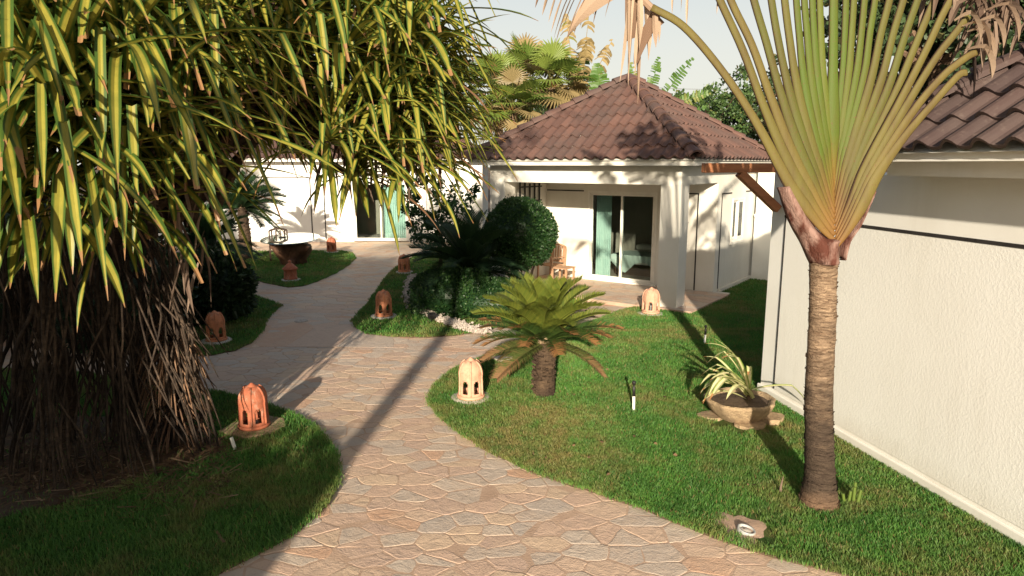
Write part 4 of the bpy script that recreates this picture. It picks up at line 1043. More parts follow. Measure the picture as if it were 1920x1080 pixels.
# glass table on a driftwood stump
q = gp(548, 497); tb = empty('glass_table', (q.x, q.y, LZ), 0, 'oval glass table top on a gnarled dark driftwood stump on the back lawn', 'table')
m = MB(); sw = lambda t, z: 1 + .16 * math.sin(3 * t + 4 * z) + .10 * math.sin(5 * t - 6 * z + 1) + .06 * math.sin(9 * t + 13 * z)
m.lathe([(.0, 0), (.36, .0), (.34, .12), (.40, .25), (.50, .38), (.55, .50), (.52, .58), (.36, .63), (0, .64)], 48, 0, (0, 0, 0), sw); m.build('stump', M['stump'], tb, True)
m = MB(); m.lathe([(0, .0), (.80, .0), (.81, .01), (.80, .02), (0, .02)], 56, 0, (0, 0, 0), lambda t, z: 1 + .22 * abs(math.sin(t)) ** 2); tt = m.build('top', M['glass_table'], tb); tt.location = (0, 0, .735); tt.rotation_euler = (rad(3.5), 0, 0)
chair('dining_chair', (q.x - .62, q.y + .75, LZ), rad(200), 'dark slatted wooden chair standing behind the glass table', M['wood_dark'], 4, False)
o = tag((lambda m: (m.lathe([(0, 0), (.10, 0), (.11, .012), (0, .012)], 20), m.build('ashtray', M['black'], None))[1])(MB()), 'small dark dish on the glass table top', 'dish'); o.location = (q.x - .28, q.y + .12, LZ + .768)
# ------------------------------------------------------------------ pandanus: hanging strap leaves over a skirt of prop roots
pan = empty('pandanus_tree', (-3.9, 6.9, 0), 0, 'huge screw pine with yellow striped drooping strap leaves over bare prop roots', 'tree')
CC = V((-3.4, 7.2, 3.3))
ros = [(15, 260, 4.3, 1), (110, 190, 4.5, 1), (230, 110, 4.8, 1), (60, 70, 4.7, 1), (165, 300, 4.7, 1), (285, 240, 5.1, 1), (340, 140, 5.3, 1), (415, 70, 5.6, .95), (310, 330, 5.3, .95), (-90, 330, 4.6, 1), (-60, 130, 4.5, 1),
       (375, 200, 5.5, .85), (470, 100, 5.8, .72), (545, 95, 6.0, .9), (612, 272, 5.9, .9), (640, 110, 6.1, .9), (700, 195, 6.3, .92), (752, 85, 6.4, .92), (750, 215, 6.5, .88), (720, 290, 6.4, .9), (775, 130, 6.6, .88), (780, 40, 6.7, .85), (790, 262, 6.7, .78),
       (560, 20, 6.1, 1), (425, 110, 5.8, .75), (190, 10, 5.0, 1), (330, 15, 5.4, 1), (680, 20, 6.4, 1), (510, 140, 6.2, .62), (60, 380, 4.9, .95), (220, 400, 5.3, .85), (660, 330, 6.5, .75), (-30, 30, 4.8, 1), (760, 310, 6.8, .85), (430, 235, 7.6, .85), (500, 232, 7.9, .85), (465, 215, 7.2, .8), (560, 235, 7.9, .8), (390, 240, 7.4, .8), (620, 240, 7.8, .85)]
rl = []
for (px, py, y, s) in ros: rl.append((ay(px, py, y), s * (1.22 if y < 5.15 else 1.0)))
R = random.Random(21)
front = list(rl)
for p, s in front:
    if R.random() < .6: rl.append((p + V((R.uniform(-.35, .25), R.uniform(.35, .8), R.uniform(-.05, .45))), s * .95))
for _ in range(22):     # the rest of the crown: above the frame and round the back
    a = R.uniform(0, 6.28); e = R.uniform(.5, 1.35); rl.append((CC + V((2.6 * math.cos(a) * math.cos(e), 2.0 * math.sin(a) * math.cos(e), 2.9 * math.sin(e))), 1.15))
rl = [q for q in rl if q[0].z > 2.35 or q[0].x < -2.9]
rl = rl[:98]
st = random.getstate(); random.seed(77)
GA = 2.399963
for p, s in rl:
    ax = (p - CC); ax.normalize(); ax = (ax + V((0, -.25, .95))).normalized()
    t1 = ax.cross(V((0, 0, 1)))
    if t1.length < .1: t1 = V((1, 0, 0))
    t1.normalize(); t2 = ax.cross(t1)
    m = MB(); n = 34
    for i in range(n):
        f = i / (n - 1); th = rad(lerp(8, 98, f ** .85) + random.uniform(-7, 7)); ph = i * GA + random.uniform(-.15, .15)
        d = ax * math.cos(th) + (t1 * math.cos(ph) + t2 * math.sin(ph)) * math.sin(th)
        if d.z < .1: d.z = d.z * .3 + .1
        Lf = s * random.uniform(.85, 1.42) * lerp(.8, 1.0, min(1, f * 2)); w = random.uniform(.044, .068) * (.62 + .38 * s)
        r_ = random.random()
        if r_ < .42: ks = random.choice((4, 5, 6, 7, 8)); kk = random.uniform(.8, 3.2); dr = random.uniform(.01, .05)
        else: ks = -1; kk = 0; dr = random.uniform(.035, .15)
        strap(m, p + ax * .10 * (1 - f) + d * .03, d, Lf, w, ks, kk, dr, random.random() * (.965 if f < .75 else 1.0), 12, .20, random.choice((.66, .72, .8)), random.uniform(-.04, .04), blunt=random.choice((.03, .03, .06, .2, .45)))
    o = m.build('leaf_rosette', M['pandan'], pan, world=True)
# branches inside the crown
m = MB(); hub = V((-3.7, 7.0, 2.5))
for p, s in rl:
    c = hub.lerp(p, .5) + V((random.gauss(0, .12), .3 + random.gauss(0, .12), .55)); m.tube(catmull([hub + V((random.gauss(0, .25), random.gauss(0, .2), random.uniform(-.3, .2))), c, p], 4), [.055, .05, .048, .045, .042, .04, .038, .036, .034], 7)
m.build('branches', M['bark_dark'], pan, world=True)
m = MB()
for (x, y) in ((-4.7, 6.8), (-4.25, 7.3), (-5.3, 7.0)):
    m.tube(catmull([V((x, y, 0)), V((x + .1, y, .8)), V((x + .25 * random.uniform(-1, 1), y + .1, 1.6)), hub + V(((x + 3.9) * .5, 0, .3))], 4), .075, 9)
m.build('stem', M['bark_dark'], pan, world=True)
# prop roots
def root(a, b, r0, r1, sag):
    a = V(a); b = V(b); k = a.lerp(b, .5); out = V((b.x - a.x, b.y - a.y, 0)) * sag
    j = lambda s: V((random.gauss(0, s), random.gauss(0, s), 0))
    return catmull([a, a.lerp(b, .3) - out * .12 + j(.03), k - out * .06 + j(.03), a.lerp(b, .8) + j(.025), b], 5), r0, r1
nroot = 0
def add_root(a, b, r=.016, sag=1.0):
    global nroot
    if nroot >= 99: return
    pts, r0, r1 = root(a, b, r, r * .8, sag); m = MB(); m.tube(pts, [lerp(r0, r1, i / (len(pts) - 1)) * (1 + .12 * math.sin(i * 2.3)) for i in range(len(pts))], 7); m.build('prop_root', M['root'], pan, True, world=True); nroot += 1
bundles = [(325, 560, 6.65, (255, 412), (835, 852), 22), (205, 470, 6.2, (120, 300), (862, 905), 24), (85, 500, 5.9, (-10, 200), (890, 932), 22), (290, 480, 6.9, (200, 390), (800, 835), 16), (20, 450, 6.4, (-90, 90), (850, 900), 15)]
for (ax_, ay_, yy, (b0, b1), (c0, c1), n) in bundles:
    for i in range(n):
        a = ay(ax_ + random.gauss(0, 20), ay_ + random.uniform(-60, 130), yy + random.gauss(0, .15)); b = gp(random.uniform(b0, b1), random.uniform(c0, c1), LZ - .03); add_root(a, b, random.choice((.008, .010, .012, .015, .021)), random.uniform(.6, 2.2))
# thinner hanging rootlets: the brush round the right hand stem
m = MB()
for i in range(150):
    z = random.uniform(.15, 1.35); c = ay(328, 760, 6.72); c.z = z; a = random.uniform(0, 6.28); o_ = V((math.cos(a), math.sin(a), 0)); ln = random.uniform(.25, .6) * min(1, z / .5)
    p1 = c + o_ * .05; p2 = c + o_ * (.12 + ln * .28) - V((0, 0, ln * .5)); p3 = c + o_ * (.15 + ln * .42) - V((0, 0, ln)); p3.z = max(p3.z, .04)
    m.tube(catmull([p1, p2, p3], 3), [.010, .010, .009, .009, .008, .007, .004], 5)
tag(m.build('root_brush', M['root_pale'], pan, True, world=True), kind='stuff'); m = MB()
m.tube([ay(327, 850, 6.72), ay(330, 700, 6.74), ay(322, 520, 6.8)], [.05, .045, .04], 8)
for i in range(170):
    a = ay(random.uniform(-80, 300), random.uniform(400, 620), random.uniform(6.0, 7.6)); b = a + V((random.gauss(.12, .38), random.gauss(0, .2), -random.uniform(.7, 2.2))); b.z = max(b.z, .05); m.tube(catmull([a, a.lerp(b, .5) + V((random.gauss(0, .05), 0, 0)), b], 3), [.009] * 6 + [.004], 5)
tag(m.build('rootlets', M['root'], pan, True, world=True), kind='stuff')
# dead leaves hanging below the crown
m = MB()
for i in range(190):
    if random.random() < .55: p = ay(random.uniform(-60, 400), random.uniform(330, 500), random.uniform(5.6, 7.2))
    else: p = ay(random.uniform(600, 830), random.uniform(215, 310), random.uniform(6.4, 7.4))
    a = random.uniform(0, 6.28); strap(m, p, (math.cos(a) * .4, math.sin(a) * .4, -.8), random.uniform(.25, .6), random.uniform(.02, .04), random.choice((2, 3)), random.uniform(-.6, .8), .1, random.random(), 6, .3, .5, random.uniform(-.4, .4))
tag(m.build('dead_leaves', M['dead_dark'], pan, world=True), kind='stuff')
random.setstate(st)
m = MB()     # litter on the soil under it
for i in range(1500):
    q = gp(random.uniform(0, 430), random.gauss(868, 34), LZ + .012); a = random.uniform(0, 6.28); d = V((math.cos(a), math.sin(a), random.uniform(-.05, .15))); L_ = random.uniform(.05, .28); s_ = d.cross(V((0, 0, 1))) * random.uniform(.004, .012)
    m.add([q - s_, q + s_, q + d * L_ + s_, q + d * L_ - s_], [(0, 1, 2, 3)], 0, [(0, 0, random.random())] * 4)
tag(m.build('leaf_litter', M['litter']), kind='stuff')
m = MB(); random.seed(404)
for i in range(150):
    q = gp(random.uniform(560, 1500), random.uniform(600, 1075), .02); on = any(bool(inside(p_, q.x, q.y)) for _, p_ in LAWNS)
    if not on or random.random() < .4: continue
    q.z = LZ + .035 if on else .022; a = random.uniform(0, 6.28); d = V((math.cos(a), math.sin(a), random.uniform(0, .2))); leaf(m, q, d, random.uniform(.02, .055), 'oval', random.random())
tag(m.build('fallen_leaves', M['litter']), kind='stuff')
sp = MB(); sp.add([V((x, y, LZ + .006)) for x, y in SOILP], [tuple(range(len(SOILP)))]); tag(sp.build('soil_bed', M['soil']), kind='structure')
# ------------------------------------------------------------------ the traveller's palm
tp0 = gp(1535, 945, LZ); TY = tp0.y
rav = empty('fan_palm', (tp0.x, TY, LZ), 0, 'palm with a ringed trunk and a giant flat fan of stalks beside the white house', 'palm')
def tp(px, py, dy=0): return ay(px, py, TY + dy)
m = MB(); tr = [(1534, 962, 48), (1535, 945, 42), (1536, 925, 37), (1537, 890, 31), (1536, 830, 29), (1535, 750, 28), (1538, 680, 27), (1542, 600, 26.5), (1543, 540, 26), (1544, 500, 27), (1546, 478, 28)]
pts = catmull([tp(a, b) for a, b, r in tr], 6); rr = []
for i in range(len(pts)):
    f = i / 6; k = min(int(f), len(tr) - 2); rr.append(lerp(tr[k][2], tr[k + 1][2], f - k) / 1280 * (TY + .2) * .90 * (1 + .018 * math.sin(i * 2.1) + random.uniform(-.012, .012)))
m.tube(pts, rr, 28)
for i in range(420):      # torn rings of old leaf scars
    f = random.uniform(.03, .99) * (len(pts) - 1); k = int(f); p = pts[k].lerp(pts[min(k + 1, len(pts) - 1)], f - k); a = random.uniform(0, 6.28); c = V((math.cos(a), math.sin(a), 0)); t = V((-math.sin(a), math.cos(a), 0)); r_ = rr[k] * .99; w_ = random.uniform(.015, .05); h_ = random.uniform(.004, .012)
    q = p + c * (r_ * .985); vs = [q - t * w_, q + t * w_ - c * w_ * w_ / r_ * .5, q + t * w_ * .8 + c * .008 + V((0, 0, h_)), q - t * w_ * .8 + c * .010 + V((0, 0, h_ * 1.3))]; m.add(vs, [(0, 1, 2, 3)])
m.build('trunk', M['palm_bark'], rav, True, world=True)
# brown sheaths clasping the base of the fan
def sheath(pts_l, pts_r, dy0, dy1, name='sheath'):
    m = MB(); A_ = catmull([tp(*p) for p in pts_l], 6); B_ = catmull([tp(*p) for p in pts_r], 6); n = min(len(A_), len(B_)); K = 10; vs = []
    for i in range(n):
        for k in range(K + 1):
            t = k / K; p = A_[i].lerp(B_[i], t); vs.append(p + V((0, -math.sin(math.pi * t) * lerp(dy0, dy1, i / (n - 1)) + .004 * math.sin(k * 2.2 + i), 0)))
    m.add(vs, [(i * (K + 1) + k, i * (K + 1) + k + 1, (i + 1) * (K + 1) + k + 1, (i + 1) * (K + 1) + k) for i in range(n - 1) for k in range(K)]); o = m.build(name, M['sheath'], rav, True, world=True); sm = o.modifiers.new("thick", 'SOLIDIFY'); sm.thickness = .012; return o
sheath([(1517, 494), (1496, 449), (1477, 414), (1456, 352)], [(1574, 484), (1562, 456), (1524, 420), (1480, 346)], .15, .10)
sheath([(1520, 494), (1522, 468), (1532, 446), (1552, 444)], [(1574, 490), (1572, 472), (1570, 462), (1566, 452)], .17, .15)
sheath([(1568, 478), (1570, 455), (1600, 416), (1631, 356)], [(1577, 488), (1592, 449), (1614, 413), (1636, 360)], .13, .08)
# petioles, outermost first; each entry: picture measurements of its run
PET = [(-1, [(1567,452),(1530,430),(1490,385),(1460,335),(1415,225),(1350,128),(1282,50),(1222,14)], 'old'),
       (-1, [(1566,441),(1534,414),(1498,366),(1470,305),(1432,200),(1393,95),(1352,5),(1325,-60)], 'old'),
       (-1, [(1566,431),(1537,400),(1506,350),(1480,288),(1444,180),(1410,85),(1372,5),(1345,-70)], 'mid'),
       (-1, [(1565,421),(1540,388),(1514,336),(1491,270),(1462,170),(1437,80),(1413,-2),(1395,-80)], 'mid'),
       (-1, [(1564,411),(1543,376),(1521,322),(1502,258),(1477,160),(1458,70),(1446,-2),(1434,-90)], 'mid'),
       (-1, [(1564,401),(1546,362),(1528,308),(1512,246),(1492,150),(1480,70),(1471,-2),(1462,-100)], 'mid'),
       (-1, [(1563,391),(1549,350),(1534,294),(1522,236),(1506,140),(1499,70),(1493,-2),(1487,-110)], 'green'),
       (-1, [(1562,381),(1551,338),(1540,282),(1531,224),(1519,130),(1513,60),(1508,-2),(1504,-120)], 'green'),
       (-1, [(1562,371),(1554,326),(1546,270),(1539,212),(1531,130),(1526,60),(1523,-2),(1520,-120)], 'green'),
       (-1, [(1561,361),(1556,314),(1551,258),(1547,200),(1542,130),(1539,60),(1537,-2),(1535,-130)], 'green'),
       (0, [(1561,352),(1560,300),(1560,240),(1561,170),(1562,100),(1563,-2),(1565,-150)], 'spear'),
       (1, [(1562,361),(1566,314),(1571,258),(1576,200),(1581,130),(1584,60),(1586,-2),(1590,-130)], 'green'),
       (1, [(1563,371),(1569,326),(1577,270),(1585,212),(1592,130),(1597,60),(1601,-2),(1607,-120)], 'green'),
       (1, [(1564,381),(1572,338),(1584,282),(1594,224),(1607,130),(1615,60),(1621,-2),(1630,-120)], 'green'),
       (1, [(1565,391),(1576,350),(1590,294),(1603,236),(1621,135),(1631,60),(1641,-2),(1655,-110)], 'green'),
       (1, [(1566,401),(1579,362),(1596,308),(1612,248),(1635,140),(1652,60),(1668,-2),(1688,-100)], 'mid'),
       (1, [(1567,411),(1583,374),(1603,322),(1622,262),(1652,150),(1674,65),(1694,-2),(1718,-90)], 'mid'),
       (1, [(1568,421),(1587,386),(1610,334),(1632,274),(1668,160),(1694,75),(1721,-2),(1750,-80)], 'mid'),
       (1, [(1569,431),(1591,397),(1617,346),(1642,286),(1684,170),(1716,85),(1752,0),(1785,-60)], 'mid'),
       (1, [(1570,440),(1595,407),(1624,357),(1650,298),(1698,180),(1738,90),(1770,22),(1800,-30)], 'old'),
       (1, [(1571,448),(1599,416),(1630,368),(1658,308),(1712,190),(1755,108),(1791,62),(1815,30)], 'old'),
       (1, [(1572,455),(1603,425),(1636,378),(1666,318),(1722,215),(1765,145),(1811,108),(1830,98)], 'old'),
       (1, [(1573,462),(1606,434),(1641,388),(1672,328),(1722,255),(1760,195),(1795,143),(1812,136)], 'old')]
def banana_blade(mb, mid, wid, tears, rnd, droop=.25, dryhang=0.0, side0=None, gapf=.18, segs=None):
    """paddle leaf along the midrib points; torn side strips."""
    n = len(mid); mb.tube(mid, [lerp(.022, .005, i / (n - 1)) for i in range(n)], 6, 0, .6)
    for i in range(n - 1):
        t = (i + .5) / (n - 1); d = (mid[i + 1] - mid[i]); d.normalize()
        sd = side0 if side0 is not None else d.cross(V((0, -1, 0))); sd = (sd - d * sd.dot(d)).normalized(); nn = sd.cross(d)
        w = wid * min(1, (math.sin(math.pi * min(.97, .06 + .94 * t)) ** .5))
        for s in (-1, 1):
            if random.random() < tears * .25: continue
            a, b = mid[i], mid[i + 1]; g = gapf * (1 if random.random() < tears else 0); a2 = a.lerp(b, g); ln = w * random.uniform(.85, 1.05); rn = min(1, max(0, rnd + random.uniform(-.25, .25)))
            out = (sd * s + d * .35 - V((0, 0, 1)) * (droop + dryhang * random.uniform(.6, 1.4))).normalized()
            o1 = (out - V((0, 0, 1)) * (droop * .8 + dryhang)).normalized(); k = random.gauss(0, .06 + .1 * tears)
            tw = nn * k
            p = [a2, b, b + out * ln * .5 + tw * ln, a2 + out * ln * .5 - tw * ln, b.lerp(a2, .15 * tears) + out * ln * .5 + o1 * ln * .5 + tw * ln, a2.lerp(b, .15 * tears) + out * ln * .5 + o1 * ln * .5 - tw * ln]
            mb.add(p, [(0, 1, 2, 3), (3, 2, 4, 5)], 0, [(0, t, rn)] * 6)
W0 = (TY + .1) / 1280
for idx, (sd_, run, kd) in enumerate(PET):
    outer = min(idx, len(PET) - 1 - idx)           # 0 = outermost, in front at the base
    run = [(1563 + (x - 1563) * np.interp(y, *((((150, 195, 255, 328, 388, 434), (1, .94, .84, .75, .67, .6)) if sd_ > 0 else ((225, 300, 335, 385, 430), (1, .93, .86, .76, .6))))), y) if sd_ else (x, y) for x, y in run]
    P = [tp(x, y, -.075 + .012 * outer + (.004 if sd_ > 0 else 0) + .012 * i * (1 if outer > 3 else .4)) for i, (x, y) in enumerate(run)]
    pts = catmull(P, 6); n = len(pts)
    wpx = {'old': 11.5, 'mid': 11.5, 'green': 10.5, 'spear': 14}[kd]
    rs = [W0 * wpx * (.70 + .42 * math.exp(-((i / n - .34) / .17) ** 2)) * (1 - .18 * i / n) * (.5 + .5 * min(1, i / n / .28)) for i in range(n)]
    m = MB(); rn = {'old': random.uniform(.65, 1), 'mid': random.uniform(.25, .9), 'green': random.uniform(0, .6), 'spear': .1}[kd]
    m.tube(pts, rs, 12, 0, rn, True, .50, ref=(1, 0, 0))
    po_ = m.build('petiole', M['petiole_green' if kd in ('green', 'spear') else 'petiole'], rav, True, world=True)
    if 1 <= idx <= 18 and idx % 2 == 0:          # the paddle blade high above the frame
        e = pts[-1]; d = (pts[-1] - pts[-4]).normalized(); mid = []
        for i in range(26):
            mid.append(e.copy()); d = (d + V((d.x * .03, .01, -.012))).normalized(); e = e + d * .062
        m = MB(); banana_blade(m, mid, .30, .6, .4, .15, 0, None if abs(sd_) and idx in (4, 5, 6, 14, 15) else V((.55, .83, 0))); m.build('leaf_blade', M['banana_leaf'], po_, world=True)
# dead blade hanging at the end of the lowest left stalk
dm = MB(); random.seed(5)
def shred(px, py, dy, ln, w, rnd, dirx=0.0, tw=.25, nseg=7, mb=None):
    strap(mb if mb is not None else dm, tp(px, py, dy), (dirx, random.uniform(-.15, .15), -1 if dirx < .6 else -.6), ln, w, random.choice((-1, 2, 3)), random.uniform(.1, .5), .08, rnd, nseg, random.uniform(.1, .35), .55, random.uniform(-tw, tw))
rib = catmull([tp(a, b) for a, b in ((1222, 16), (1200, -4), (1170, -14), (1120, -26), (1050, -40), (985, -52))], 5); dm.tube(rib, [lerp(.03, .008, i / (len(rib) - 1)) for i in range(len(rib))], 7, 0, .2)
for (x, y, l, w) in ((1178, -5, .62, .05), (1190, -10, .66, .035), (1200, 0, .36, .055), (1212, 5, .42, .06), (1226, 12, .30, .045), (1182, 0, .50, .05), (1205, 10, .50, .05), (1196, -5, .78, .045), (1232, 20, .24, .04)):
    shred(x, y, random.uniform(-.06, .06), l, w, random.choice((.1, .3, .5, .7, .9)), random.uniform(-.1, .12), .12)
def quadstrip(mb, L1, L2, rnd, n=6):
    A_ = catmull(L1, n); B_ = catmull(L2, n); k = min(len(A_), len(B_)); vs = [q for i in range(k) for q in (A_[i], A_[i].lerp(B_[i], .5) + V((0, -.02, 0)), B_[i])]
    mb.add(vs, [(3 * i + j, 3 * i + 1 + j, 3 * i + 4 + j, 3 * i + 3 + j) for i in range(k - 1) for j in (0, 1)], 0, [(0, 0, rnd)] * len(vs))
quadstrip(dm, [tp(1168, -10), tp(1130, 12), tp(1090, 42), tp(1062, 72)], [tp(1120, -25), tp(1098, -5), tp(1076, 34), tp(1060, 78)], .35)
quadstrip(dm, [tp(1246, 42, .03), tp(1224, 62, .03), tp(1206, 96, .03), tp(1196, 118, .03)], [tp(1222, 20, .05), tp(1204, 55, .05), tp(1190, 90, .05), tp(1188, 120, .05)], .97)
quadstrip(dm, [tp(1206, -8, .05), tp(1200, 30, .05), tp(1192, 70, .05)], [tp(1172, -8, .05), tp(1172, 40, .05), tp(1174, 78, .05)], .97)
for i, (x, l) in enumerate(((985, .20), (1000, .26), (1015, .30), (1030, .34), (1042, .42), (1052, .46), (1064, .40), (1076, .44), (1090, .34), (1108, .28), (1125, .22), (996, .2), (1058, .5), (1083, .38))):
    shred(x + 30, lerp(-52, -20, (x - 980) / 150), random.uniform(-.05, .08), l, random.uniform(.02, .045), random.random(), -.55, .2)
for (x, y, l) in ((1262, 0, .12), (1278, -6, .13), (1290, 0, .22), (1345, 0, .12), (1356, -6, .14)): shred(x, y - 30, 0, l + .1, .02, .9, 0, .2)
dm.build('dead_blade', M['dead_leaf'], rav, world=True)
# dead brown leaves tangled at the right ends of the fan
dm = MB()
for (rx, ry, ex, ey) in ((1822, 0, 1905, 40), (1830, 92, 1900, 30), (1800, -60, 1880, 20), (1772, -80, 1830, -10), (1870, -10, 1960, 60)):
    q = catmull([tp(rx, ry, .1), tp((rx + ex) / 2, min(ry, ey) - 20, .15), tp(ex, ey, .1)], 6); dm.tube(q, .016, 6, 0, .3)
    for i in range(16):
        p = q[random.randrange(len(q))]; a = random.uniform(-1, 1); strap(dm, p + V((0, random.uniform(-.12, .2), 0)), (a, random.uniform(-.3, .3), random.uniform(-.9, .3)), random.uniform(.18, .55), random.uniform(.02, .06), random.choice((1, 2, 3)), random.uniform(.4, 1.8), .2, random.random(), 8, random.uniform(.1, .4), .6, random.uniform(-.35, .35))
dm.build('dead_blade', M['dead_dark'], rav, world=True)
dm = MB()
for (x, y, dx) in ((1806, 50, .7), (1815, 60, .9), (1812, 95, .8), (1790, 40, .4), (1850, 20, .6), (1830, 45, .5)): strap(dm, tp(x, y, -.05), (dx, -.2, .35), random.uniform(.3, .42), random.uniform(.05, .075), 3, 1.6, .30, random.uniform(0, .9), 9, .25, .7, random.uniform(-.1, .1))
dm.build('dead_blade', M['dead_leaf'], rav, world=True)
# ------------------------------------------------------------------ planting beyond the houses
random.seed(31)
def fan_leaf(mb, c, d, r, rnd, n=26, cup=.25):
    d = d.normalized(); sd = d.cross(V((0, 0, 1))); 
    if sd.length < .1: sd = V((1, 0, 0))
    sd.normalize(); nn = sd.cross(d)
    for i in range(n):
        a = lerp(-2.1, 2.1, (i + .5) / n); dw = 4.2 / n * .5
        rr = r * random.uniform(.9, 1.05) * (1 - .16 * abs(a) / 2.1)
        f = lambda ang, k: c + (d * math.cos(ang) + sd * math.sin(ang)) * k + nn * (cup * k * k / r * .5) - V((0, 0, 1)) * (.25 * k * k / r if k > .6 * r else 0)
        mb.add([c, f(a - dw, rr * .55), f(a - dw * .1, rr), f(a + dw * .1, rr), f(a + dw, rr * .55), f(a, rr * .56) - nn * .02 * r], [(0, 1, 5), (0, 5, 4), (1, 2, 5), (5, 2, 3), (5, 3, 4)], 0, [(0, 0, rnd + random.uniform(-.1, .1))] * 6)
def fan_palm_tree(label, loc, h, r, n, seed, dry=.25):
    random.seed(seed); o = empty('fan_leaf_palm', loc, 0, label, 'palm', 'fan leaf palms behind the bungalow')
    m = MB(); m.tube([V((0, 0, h * t)) for t in (0, .3, .6, 1)], [.2, .17, .16, .15], 10); m.build('trunk', M['bark'], o)
    ml = MB(); md = MB(); mp = MB()
    for i in range(n):
        a = i * 2.4; e = rad(lerp(85, -40, i / n) + random.uniform(-10, 10)); d = V((math.cos(a) * math.cos(e), math.sin(a) * math.cos(e), math.sin(e))); b = V((0, 0, h)); ln = random.uniform(.7, 1.1) * r; c = b + d * ln
        mp.tube([b, c], [.02, .012], 5, 0, .3); d2 = (d - V((0, 0, .35))).normalized()
        fan_leaf(md if random.random() < dry or e < -.45 else ml, c, d2, r * random.uniform(.8, 1.05), random.random())
    ml.build('crown', M['fan_leaf'], o); md.build('dry_fronds', M['fan_dry'], o); mp.build('stalks', M['petiole'], o); return o
def at(px, py, y): return ay(px, py, y)
for (px, py, y, r, lab, s) in ((1035, 148, 25, .95, 'fan leaf palm with a big bright round leaf at the left roof slope', 1), (985, 135, 27, 1.05, 'fan leaf palm beside the strap leaves, second from the roof ridge', 2), (935, 165, 24, .95, 'fan leaf palm mostly covered by the strap leaf tips', 3), (960, 190, 22, .8, 'small low fan leaf palm at the left end of the bungalow roof', 4)):
    q = at(px, py, y); fan_palm_tree(lab, (q.x, q.y, 0), q.z - .3, r, 26, s)
def paddle_plant(name, label, loc, specs, h, seed, mat, mat2=None, group=None, thick=.14):
    random.seed(seed); o = empty(name, loc, 0, label, 'banana plant', group)
    m = MB(); m.tube([V((0, 0, 0)), V((.03, 0, h * .5)), V((0, 0, h))], [thick, thick * .8, thick * .5], 10); m.build('trunk', M['bark'], o)
    for i, (az, el, ln, w, bend, tears, dry) in enumerate(specs):
        a = rad(az); e = rad(el); d = V((math.cos(a) * math.cos(e), math.sin(a) * math.cos(e), math.sin(e))); p = V((0, 0, h * .93)); st_ = [p.copy()]
        for k in range(6): p = p + d * ln * .06; st_.append(p.copy())
        mid = []
        for k in range(22): mid.append(p.copy()); d = (d + V((0, 0, -bend / 22))).normalized(); p = p + d * (ln / 22)
        m = MB(); m.tube(st_, .03, 6, 0, .5); 
        side = V((-math.sin(a), math.cos(a), 0)) if abs(math.cos(a)) < .5 else V((.3 * math.cos(a), 1, 0)).cross(d)
        side = d.cross(V((0, -1, 0.15))); banana_blade(m, mid, w, tears, random.random(), .2, .5 if dry else 0, side)
        m.build('leaf', M[mat2] if dry and mat2 else M[mat], o)
    return o
q = at(1085, 200, 26)
paddle_plant('banana_plant', 'tall ragged banana plant of dried straw coloured torn leaves behind the roof apex', (q.x, q.y, 0), [(165, 66, 2.5, .42, .35, .9, 1), (120, 78, 3.1, .45, .3, .9, 1), (60, 80, 3.3, .42, .35, .9, 1), (20, 70, 2.5, .40, .5, .9, 1), (150, 52, 1.9, .40, .7, .9, 1), (200, 60, 2.1, .38, .6, .9, 1), (80, 70, 2.3, .40, .3, .5, 0), (10, 50, 1.7, .35, .8, .9, 1), (280, 72, 2.2, .4, .4, .8, 1)], q.z - .2, 3, 'banana_leaf', 'banana_dry')
q = at(1135, 215, 24)
paddle_plant('banana_plant', 'broad green leafed banana clump tucked against the roof apex', (q.x, q.y, 0), [(110, 75, 1.9, .38, .4, .2, 0), (40, 62, 1.5, .36, .9, .2, 0), (150, 55, 1.4, .36, .9, .2, 0), (75, 60, 1.5, .4, .9, .1, 0), (10, 40, 1.2, .32, 1.0, .2, 0), (180, 40, 1.2, .32, 1.0, .2, 0)], q.z - .3, 4, 'banana_leaf')
q = at(1205, 215, 27)
paddle_plant('banana_plant', 'green banana plant with slim upright torn leaves right of the roof apex', (q.x, q.y, 0), [(60, 62, 2.6, .26, .2, .9, 0), (20, 56, 2.7, .26, .3, .9, 0), (120, 75, 2.1, .28, .3, .8, 0), (350, 40, 2.2, .28, .6, .8, 0), (10, 22, 2.1, .22, .1, .6, 0), (175, 60, 1.7, .3, .6, .6, 0)], q.z - .3, 6, 'banana_leaf')
random.seed(8)
for (px, py, y, r, n, lab, mt, sh, sz, sd) in ((1330, 165, 32, 1.9, 9, 'rounded green tree just right of the bungalow roof, closest to its apex', 'tree_leaf', 'oval', .16, 11), (1400, 150, 34, 2.3, 10, 'taller green tree between the bungalow roof and the fan of stalks', 'grape_leaf', 'round', .15, 12), (1462, 190, 28, 1.8, 9, 'bushy green tree seen through the left stalks of the fan palm', 'tree_leaf', 'oval', .15, 13), (1295, 190, 36, 1.7, 8, 'low olive green tree peeking over the right roof slope', 'tree_leaf', 'narrow', .2, 14),
        (1110, 175, 34, 2.0, 9, 'green tree behind the banana plants, lowest in their gaps', 'tree_leaf', 'oval', .17, 15), (1000, 175, 36, 2.3, 9, 'dense green tree behind the fan leaf palms', 'grape_leaf', 'oval', .2, 16)):
    q = at(px, py, y); broad_tree('tree', lab, (q.x, q.y, 0), q.z + .2, r, n, 420, sz, mt, sh, .16, sd, 'trees beyond the bungalow', th=.62)
